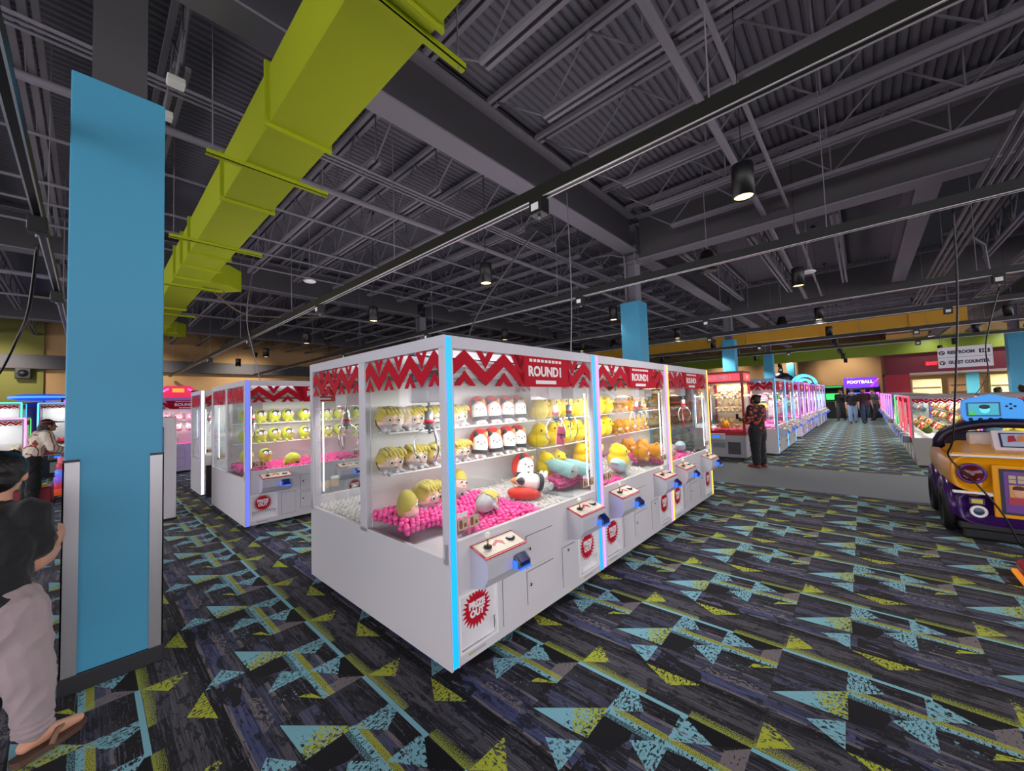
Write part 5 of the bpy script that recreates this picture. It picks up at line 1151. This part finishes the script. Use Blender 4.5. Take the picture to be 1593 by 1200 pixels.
t = thing('beacon_light', 'small red beacon light on the roof of the front machine bank', 'light', (3.0, 2.34, 2.02)); b = MB(); b.cyl((0, 0, 0), (0, 0, .03), .03, 12); b.build('beacon_foot', BLACK, t)
b = MB(); b.lathe([(.028, .03), (.028, .09), (.018, .105), (0, .108)], n=14); b.build('beacon_lens', mat('beacon_red', '#c01024', .3, emit='#ff1830', es=.6), t)
t = thing('wall_speaker', 'square black speaker on the tan wall past the blue column', 'speaker', (-1.75, 24.2, 3.36)); b = MB(); b.box((-.2, -.1, -.22), (.2, .1, .22), bev=.02); b.build('speaker_shell', BLACK, t); b = MB(); b.cyl((0, -.1, 0), (0, -.105, 0), .14, 18); b.build('speaker_cone', DARKM, t)

for i, (p, q) in enumerate([((32.6, .8, 4.35), (35, .8, 2.4)), ((32.6, 4, 4.35), (35, 4, 2.4)), ((32.6, 8, 4.35), (35, 8, 2.4)), ((-2.5, 22, 4.35), (-2.5, 24.4, 2.6)), ((1.5, 22, 4.35), (1.5, 24.4, 2.6)), ((5.5, 22, 4.35), (5.5, 24.4, 2.6)), ((28, -2.6, 4.35), (30, -2.6, 2.8)), ((28, -5.5, 4.35), (30, -5.5, 2.8))]):
    t = thing('track_spotlight', ['black spotlight washing the tan end wall beside the maroon wall', 'second black spotlight washing the tan end wall', 'third black spotlight washing the tan end wall', 'black spotlight washing the olive back wall', 'black spotlight washing the back wall past the lime duct', 'black spotlight washing the back wall behind the machine banks', 'black spotlight lighting the maroon wall by the exit sign', 'second black spotlight lighting the maroon wall'][i], 'spotlight', p)
    d = (Vector(q)-Vector(p)); R = d.to_track_quat('-Z', 'Y'); M = R.to_matrix().to_4x4()
    b = MB(); b.lathe([(0, .12), (.07, .12), (.08, -.12), (.06, -.12), (.06, -.06), (0, -.06)], n=16, M=M); b.build('spot_can', BLACK, t); b = MB(); b.tube([(0, 0, .1), (0, 0, ZD-p[2])], .008, 5); b.build('hanging_rod', STRUCT, t)
    l = bpy.data.lights.new('wall_wash', 'SPOT'); l.energy = 300 if i < 6 else 110; l.spot_size = radians(100); l.spot_blend = .9; l.color = (1, .9, .75); l.shadow_soft_size = .06; lo = bpy.data.objects.new('wall_wash', l); COL.objects.link(lo); lo.location = Vector(p)+d.normalized()*.13; lo.rotation_euler = R.to_euler()
# ---------------------------------------------------------------- people
SKIN = {k: mat('skin_'+k, c, .5) for k, c in dict(light='#d9a184', tan='#b9805f', brown='#7a4a34').items()}
HAIRB = mat('black_hair', '#0e0b0b', .45, bump=(60, .6, .01)); HAIRD = mat('dark_brown_hair', '#1f1412', .45, bump=(60, .6, .01)); LIP = mat('lips', '#8a4a44', .5); EYED = mat('eye_dark', '#1a120f', .3)
def cloth(name, c): return mat(name, c, .85, sheen=.15, bump=(28, .5, .012))
def floral():
    m = cloth('floral_print', '#121214'); nt = m.node_tree; n = nt.nodes.new('ShaderNodeTexVoronoi'); n.inputs['Scale'].default_value = 15; tc = nt.nodes.new('ShaderNodeTexCoord'); nt.links.new(tc.outputs['Object'], n.inputs['Vector'])
    r = nt.nodes.new('ShaderNodeValToRGB'); r.color_ramp.interpolation = 'CONSTANT'; e = r.color_ramp.elements; e[0].color = (*lin('#b8402f'), 1); e[1].position = .42; e[1].color = (*lin('#121215'), 1)
    nt.links.new(n.outputs['Distance'], r.inputs[0]); nt.links.new(r.outputs[0], nt.nodes['Principled BSDF'].inputs['Base Color']); return m
def striped():
    m = cloth('striped_print', '#e6dccb'); nt = m.node_tree; n = nt.nodes.new('ShaderNodeTexWave'); n.inputs['Scale'].default_value = 5.5; n.inputs['Distortion'].default_value = .6; tc = nt.nodes.new('ShaderNodeTexCoord'); nt.links.new(tc.outputs['Object'], n.inputs['Vector'])
    mp = nt.nodes.new('ShaderNodeMapping'); mp.inputs['Rotation'].default_value = (0, .15, .9); nt.links.new(tc.outputs['Object'], mp.inputs[0]); nt.links.new(mp.outputs[0], n.inputs['Vector'])
    r = nt.nodes.new('ShaderNodeValToRGB'); r.color_ramp.interpolation = 'CONSTANT'; e = r.color_ramp.elements; e[0].color = (*lin('#e6dccb'), 1); e[1].position = .86; e[1].color = (*lin('#9a3a30'), 1)
    nt.links.new(n.outputs['Fac'], r.inputs[0]); nt.links.new(r.outputs[0], nt.nodes['Principled BSDF'].inputs['Base Color']); return m
from mathutils import noise as _ns
def folds(me, amp, off):
    me.update()
    nr = [v.normal.copy() for v in me.vertices]
    for v, n in zip(me.vertices, nr):
        p = v.co; q = Vector((p.x*9+off+p.z*5, p.y*9-p.z*3, p.z*9+7*p.x)); k = _ns.noise(q)
        v.co = p+n*amp*(1.6*(1-abs(k)*2.2)-.6)
    me.update(); return me
def pose(**k):
    j = dict(pelvis=(0, 0, .53), waist=(0, 0, .62), chest=(0, 0, .735), neck=(0, .005, .84), head=(0, -.012, .925),
             shR=(-.105, 0, .81), elR=(-.135, .015, .64), wrR=(-.14, -.02, .49), shL=(.105, 0, .81), elL=(.135, .015, .64), wrL=(.14, -.02, .49),
             hipR=(-.052, 0, .515), knR=(-.058, -.01, .285), anR=(-.06, .01, .045), hipL=(.052, 0, .515), knL=(.058, -.01, .285), anL=(.06, .01, .045))
    j.update(k)
    for s in 'RL':
        a = j['an'+s]; j.setdefault('toe'+s, (a[0], a[1]-.1, a[2]-.03))
    return {n: Vector(p) for n, p in j.items()}
def person(label, loc, rotz, H, j, skin, shirt, pants, shoe, hair=HAIRB, hairstyle='short', bulk=1., sleeve=.75, voxel=.012, shirtlen=.5, pantlen=.06, look=(0, -1), palm=None, extra=None, wide=1., arm=1.):
    t = thing('person', label, 'person', loc, rotz); S = {n: p*H for n, p in j.items()}; k = H*bulk
    hd = S['head']; R = Matrix.Rotation(math.atan2(look[0], -look[1]), 3, 'Z')
    HP = lambda x, y, z: hd+R @ Vector((x*H, y*H, z*H))
    def torso(g, top=True):
        P = [('e', S['pelvis'], (.09*k+g, .068*k+g, .07*k+g)), ('e', S['waist'], (.083*k+g, .062*k+g, .085*k+g)), ('e', S['chest'], (.098*k+g, .066*k+g, .1*k+g))]
        if top: P += [('c', S['shR'], S['shL'], .038*H+g, .038*H+g)]
        return P
    hands = []
    for s in 'RL':
        w, e = S['wr'+s], S['el'+s]; d = (w-e).normalized(); n = Vector((palm or {}).get(s, (0, 0, 0)))
        if n.length < .1: n = Vector((1 if s == 'R' else -1, 0, 0))
        n = (n-d*n.dot(d)).normalized(); sd = d.cross(n).normalized()*(1 if s == 'R' else -1)
        if (palm or {}).get('d'+s) is not None: d = Vector(palm['d'+s]).normalized(); n = (n-d*n.dot(d)).normalized(); sd = d.cross(n).normalized()*(1 if s == 'R' else -1)
        for i in range(4):
            a = (i-1.5)*.0125*H; b_ = w+d*.05*H+sd*a; L = (.034, .041, .039, .03)[i]*H
            hands += [('c', w+sd*a*.6, b_, .0095*H, .0085*H), ('c', b_, b_+d*L*.55+sd*a*.18+n*L*.1, .0062*H, .0056*H), ('c', b_+d*L*.55+sd*a*.18+n*L*.1, b_+d*L+sd*a*.25+n*L*.42, .0056*H, .0048*H)]
        hands += [('c', w+d*.012*H-sd*.014*H, w+d*.04*H-sd*.036*H, .0085*H, .0068*H), ('c', w+d*.04*H-sd*.036*H, w+d*.064*H-sd*.034*H+n*.008*H, .0066*H, .0052*H)]
    head = [('e', HP(0, .004, .012), (.051*H, .06*H, .058*H)), ('e', HP(0, -.012, -.022), (.042*H, .046*H, .045*H)), ('c', HP(0, -.055, .0), HP(0, -.067, -.018), .006*H, .0095*H), ('e', HP(-.051, .008, -.008), (.008*H, .013*H, .019*H)), ('e', HP(.051, .008, -.008), (.008*H, .013*H, .019*H)), ('e', HP(0, -.048, -.05), (.018*H, .014*H, .012*H)), ('c', S['neck']-Vector((0, 0, .03*H)), HP(0, .008, -.03), .032*H*bulk**.5, .03*H)]
    P = torso(0)+head+hands
    for s in 'RL':
        P += [('c', S['sh'+s], S['el'+s], .034*k*arm**.5, .027*k*arm), ('c', S['el'+s], S['el'+s].lerp(S['wr'+s], .4), .027*k*arm, .026*k*arm), ('c', S['el'+s].lerp(S['wr'+s], .4), S['wr'+s], .026*k*arm, .0155*H*arm**.5)]
        P += [('c', S['hip'+s], S['kn'+s], .056*k, .036*k), ('c', S['kn'+s], S['kn'+s].lerp(S['an'+s], .35), .036*k, .034*k), ('c', S['kn'+s].lerp(S['an'+s], .35), S['an'+s], .034*k, .021*H)]
        a, o = S['an'+s], S['toe'+s]; P += [('c', a, a+(a-o)*.22+Vector((0, 0, -.018*H)), .021*H, .02*H), ('c', a, o, .024*H, .015*H), ('c', a+(a-o)*.22+Vector((0, 0, -.02*H)), o, .017*H, .016*H)]
    eyes = [HP(-.021, -.056, .002), HP(.021, -.056, .002)]; mouth = HP(0, -.056, -.037)
    pick = lambda c: 1 if min((c-e).length for e in eyes) < .0085*H else 2 if ((c-mouth).length < .016*H and abs(c.z-mouth.z) < .006*H) else 0
    link('body', blob(P, voxel, 2, pick), [skin, EYED, LIP], t)
    g = .011*H*wide
    Q = torso(g)
    lo = S['pelvis'].lerp(S['waist'], .2); lo = Vector((lo.x, lo.y, min(lo.z, shirtlen*H)))
    Q = [q if i else ('e', Vector((q[1].x, q[1].y, max(q[1].z, lo.z+.05*H))), q[2]) for i, q in enumerate(Q)]
    Q += [('c', S['neck']-Vector((0, 0, .028*H)), S['neck']-Vector((0, 0, .012*H)), .048*H, .037*H)]
    for s in 'RL':
        f = sleeve; e = S['el'+s]
        if f <= 1: Q.append(('c', S['sh'+s], S['sh'+s].lerp(e, f), .036*k+g, .029*k*arm+g*1.1))
        else: Q += [('c', S['sh'+s], e, .036*k+g, .028*k+g), ('c', e, e.lerp(S['wr'+s], f-1), .028*k+g, .02*k+g)]
    link('shirt', folds(blob(Q, voxel, 2), .004*H, 3.), shirt, t)
    g2 = .012*H*wide; Q = [('e', S['pelvis'], (.092*k+g2*.7, .07*k+g2*.7, .068*k+g2*.5))]
    for s in 'RL':
        an = S['kn'+s].lerp(S['an'+s], 1-pantlen*2)
        Q += [('c', S['hip'+s], S['kn'+s], .06*k+g2, .038*k+g2*1.3), ('c', S['kn'+s], an, .038*k+g2*1.3, .026*k+g2*(1.4 if extra != 'baggy' else .7))]
        if extra == 'baggy':
            for q in range(3): c_ = S['kn'+s].lerp(an, .8+.1*q); Q.append(('e', c_, (.047*H, .049*H, .014*H)))
    link('trousers', folds(blob(Q, voxel, 2), .0042*H, 9.), pants, t)
    for s in 'RL':
        a, o = S['an'+s], S['toe'+s]; d = (o-a); d.z = 0; d.normalize()
        b = a-d*.035*H; q = [('c', Vector((b.x, b.y, a.z-.025*H)), Vector((o.x, o.y, o.z))+d*.012*H, .024*H, .022*H), ('c', a-Vector((0, 0, .008*H)), o+Vector((0, 0, .004*H)), .028*H, .02*H)]
        if extra != 'baggy': link('shoe', blob(q, voxel, 2), shoe, t)
    r = (.056*H, .066*H, .063*H)
    hz_ = {'short': .01, 'bun': .0, 'long': -.03, 'pony': .0}[hairstyle]
    Q = [('e', HP(0, .012, .018), r), ('e', HP(0, .03, -.01), (.05*H, .045*H, .045*H))]
    if hairstyle == 'bun': Q += [('e', HP(0, .07, .05), (.026*H, .026*H, .024*H))]
    if hairstyle == 'long': Q += [('c', HP(0, .045, -.02), HP(0, .05, -.17), .045*H, .035*H), ('c', HP(-.035, .02, .0), HP(-.04, .03, -.13), .02*H, .02*H), ('c', HP(.035, .02, .0), HP(.04, .03, -.13), .02*H, .02*H)]
    if hairstyle == 'short': Q += [('c', HP(-.02, -.03, .06), HP(.0, -.062, .055), .02*H, .014*H), ('c', HP(.02, -.03, .06), HP(.03, -.06, .05), .018*H, .012*H)]
    me = blob(Q, voxel*.8, 2)
    bm = bmesh.new(); bm.from_mesh(me); fwd = R @ Vector((0, -1, 0))
    kill = [f for f in bm.faces if (f.calc_center_median()-hd).dot(fwd) > .022*H and (f.calc_center_median().z-hd.z) < .035*H]
    bmesh.ops.delete(bm, geom=kill, context='FACES'); bm.to_mesh(me); bm.free()
    link('hair', me, hair, t)
    return t, S, HP
# child in the foreground, seen from behind, one hand on the column
H = 1.45; KX, KY = -.3, 3.0
rz = math.atan2(.60, .80)+pi/2  # facing (.8, .6)
Ri = Matrix.Rotation(-rz, 3, 'Z')
def loc(x, y, z): return tuple((Ri @ Vector((x-KX, y-KY, z)))/H)
kj = pose(wrR=loc(-.12, 3.36, .875), elR=loc(-.185, 3.06, .9), shR=loc(-.185, 2.97, 1.14), shL=loc(-.43, 3.12, 1.14), elL=loc(-.5, 3.14, .92), wrL=loc(-.42, 3.3, .82), neck=loc(-.29, 3.03, 1.215), head=loc(-.28, 3.03, 1.335), chest=loc(-.3, 3.03, 1.03), waist=loc(-.3, 3.01, .86), pelvis=loc(-.3, 3.0, .75),
          hipR=loc(-.235, 2.95, .72), knR=loc(-.18, 2.97, .42), anR=loc(-.155, 3.0, .085), toeR=loc(-.02, 3.09, .045), hipL=loc(-.36, 3.06, .72), knL=loc(-.4, 3.1, .42), anL=loc(-.52, 2.98, .085), toeL=loc(-.4, 3.08, .045))
kid, KS, KHP = person('child with black hair in a black t-shirt and mauve sweatpants touching the blue column', (KX, KY, 0), rz, H, kj, SKIN['light'], cloth('black_tee', '#17181b'), cloth('mauve_sweatpants', '#a9999c'), None, hairstyle='short', bulk=1.12, sleeve=.62, voxel=.0075, extra='baggy', wide=1.25, arm=1.35, look=(.75, -.75), palm={'R': Ri @ Vector((0, 1, 0)), 'dR': tuple(Ri @ Vector((.3, .1, .95)))}, shirtlen=.45)
for s in 'RL':
    a, o = KS['an'+s], KS['toe'+s]; d = (o-a); d.z = 0; d.normalize(); sd = d.cross(Vector((0, 0, 1))); b = MB()
    out = [(-.085, .0), (-.07, .035), (0, .04), (.08, .05), (.15, .045), (.19, .015), (.19, -.015), (.15, -.045), (.08, -.05), (0, -.04), (-.07, -.035)]
    b.prism(out, lambda x, y, dd: (a.x+d.x*x+sd.x*y, a.y+d.y*x+sd.y*y, .004+dd), .026); sdl = b.build('sandal_sole', mat('sandal_brown', '#5c4238', .6), kid)
    b = MB(); T = lambda x, y, z: (a.x+d.x*x+sd.x*y, a.y+d.y*x+sd.y*y, z); b.tube([T(.03, .05, .03), T(.06, .035, .075), T(.12, .0, .06), T(.06, -.035, .075), T(.03, -.05, .03)], .012, 7); b.build('sandal_strap', mat('sandal_strap', '#8a6a58', .6), sdl)
# small child beyond, mostly hidden by the first
tj = pose(elR=(-.15, -.06, .68), wrR=(-.06, -.17, .66), elL=(.16, -.05, .66), wrL=(.08, -.17, .63), head=(0, -.02, .92))
person('small child in a pale shirt half hidden behind the child in black', (-.42, 3.75, 0), 1.2, .98, tj, SKIN['light'], cloth('pale_shirt', '#b9bcc6'), cloth('navy_trousers', '#20242e'), mat('pale_shoe', '#b9b3ad', .5), hairstyle='short', bulk=1.15, sleeve=.8, voxel=.0085)
# woman in the striped shirt, leaning over the counter
wj = pose(waist=(0, -.02, .62), chest=(0, -.06, .73), neck=(0, -.1, .83), head=(0, -.13, .905), shR=(-.105, -.085, .8), shL=(.105, -.085, .8), elR=(-.13, -.13, .65), wrR=(-.08, -.25, .6), elL=(.13, -.13, .65), wrL=(.08, -.25, .6))
wo, WS, WHP = person('woman with long dark hair in a cream red striped shirt and red visor', (-.7, 11.15, 0), pi/2+.35, 1.6, wj, SKIN['tan'], striped(), cloth('black_wide_trousers', '#101114'), mat('black_shoe', '#0c0c0e', .4), hair=HAIRD, hairstyle='long', sleeve=1.7, voxel=.013, wide=1.5)
b = MB(); b.torus(tuple(WHP(0, .005, .045)), .1, .014, 24, 6, m=0)
c_ = WHP(0, -.085, .04); b.sph(tuple(c_), (.075, .075, .012), 16, 8); b.build('visor', mat('visor_red', '#a83232', .5), wo)
# woman in the floral shirt playing the red machine
fj = pose(elR=(-.15, -.02, .65), wrR=(-.1, -.16, .62), elL=(.15, -.03, .65), wrL=(.08, -.17, .66), knL=(.058, .0, .285), chest=(0, .0, .735))
fo, FS, FHP = person('woman with a hair bun in a black and red floral top and dark jeans', (9.98, 1.78, 0), radians(175-20), 1.6, fj, SKIN['brown'], floral(), cloth('dark_jeans', '#14151c'), mat('rust_clogs', '#8a4434', .6), hairstyle='bun', bulk=1.12, sleeve=1.6, voxel=.011, wide=1.3, shirtlen=.46)
b = MB(); w_ = FS['wrL']; b.box((w_.x-.03, w_.y-.1, w_.z+.0), (w_.x+.04, w_.y-.085, w_.z+.12), bev=.004); tag(b.build('phone', BLACK, loc=fo.location, rot=fo.rotation_euler), 'black phone held by the woman in the floral top', 'phone')
# walkers at the far end
def walk(s): return pose(knR=(-.06, -.07*s, .29), anR=(-.06, -.11*s, .05), knL=(.06, .02*s, .285), anL=(.06, .14*s, .075), elR=(-.135, .05*s, .64), wrR=(-.14, .04*s, .49), elL=(.135, -.04*s, .64), wrL=(.14, -.12*s, .5))
WK = [((28.0, .95), -pi/2-.2, 1.74, walk(1), 'tan', '#17171a', '#2a2c33', '#3a3a3e', 'short', 'walker in a black t-shirt and charcoal trousers nearest the crane machines'),
      ((25.9, .45), -pi/2+.1, 1.66, walk(.35), 'light', '#1d1a1c', '#7f97b5', '#202024', 'long', 'walker in a black top and light blue jeans'),
      ((26.2, .02), -pi/2+.3, 1.76, walk(1.1), 'tan', '#46252e', '#2b3a55', '#1c1c20', 'short', 'walker in a maroon shirt and dark blue jeans'),
      ((28.6, -.35), -pi/2-.5, 1.7, walk(-.6), 'tan', '#4a4d50', '#1f2024', '#151517', 'short', 'person in a grey shirt standing by the low machines at the far end'),
      ((29.6, .5), pi/2, 1.68, walk(.3), 'brown', '#202028', '#202024', '#151517', 'short', 'person in dark clothes behind the walkers')]
for (x, y), r, h, p, sk, sc_, pc, so, hs, l in WK:
    person(l, (x, y, 0), r, h, p, SKIN[sk], cloth('shirt_'+sc_[1:], sc_), cloth('trousers_'+pc[1:], pc), mat('shoe_'+so[1:], so, .5), hairstyle=hs, voxel=.018)
for (x, y), r, h, sk, sc_, hs, l in [((15.6, -2.95), .5, 1.66, 'tan', '#4a4650', 'short', 'person in a grey top standing behind the low machines under the restroom sign'), ((14.6, -3.2), 2.5, 1.72, 'tan', '#b59a80', 'bun', 'person with black hair in a beige top behind the kiddie car'), ((18.5, -3.0), 1.2, 1.6, 'light', '#2c2c34', 'short', 'person in a dark top behind the low machines beside the lilac board'), ((13.2, -3.6), -1, 1.68, 'brown', '#5c4a62', 'long', 'person in a purple grey top behind the low machines')]:
    person(l, (x, y, 0), r, h, pose(), SKIN[sk], cloth('shirt_'+sc_[1:], sc_), cloth('trousers_dark', '#202228'), mat('black_shoe', '#0c0c0e'), hairstyle=hs, voxel=.016)
# ---------------------------------------------------------------- light
w = bpy.data.worlds.new('world'); SC.world = w; w.use_nodes = True
w.node_tree.nodes['Background'].inputs[0].default_value = (1, .94, .99, 1); w.node_tree.nodes['Background'].inputs[1].default_value = 2.7
for i, (x, y) in enumerate(PENDS):
    l = bpy.data.lights.new('pendant_light', 'SPOT'); l.energy = 75 if x < 11 else 190; l.spot_size = radians(125); l.spot_blend = .8; l.color = (1, .96, .92); l.shadow_soft_size = .07
    o = bpy.data.objects.new('pendant_light', l); COL.objects.link(o); o.location = (x, y, 3.395)
vs = SC.view_settings; vs.view_transform = 'Standard'; vs.look = 'None'; vs.exposure = .28; vs.gamma = 1; vs.use_curve_mapping = False
SC.cycles.transparent_max_bounces = 32; SC.cycles.max_bounces = 8; SC.cycles.diffuse_bounces = 4; SC.cycles.glossy_bounces = 3; SC.cycles.sample_clamp_indirect = 6; SC.cycles.caustics_reflective = False; SC.cycles.caustics_refractive = False
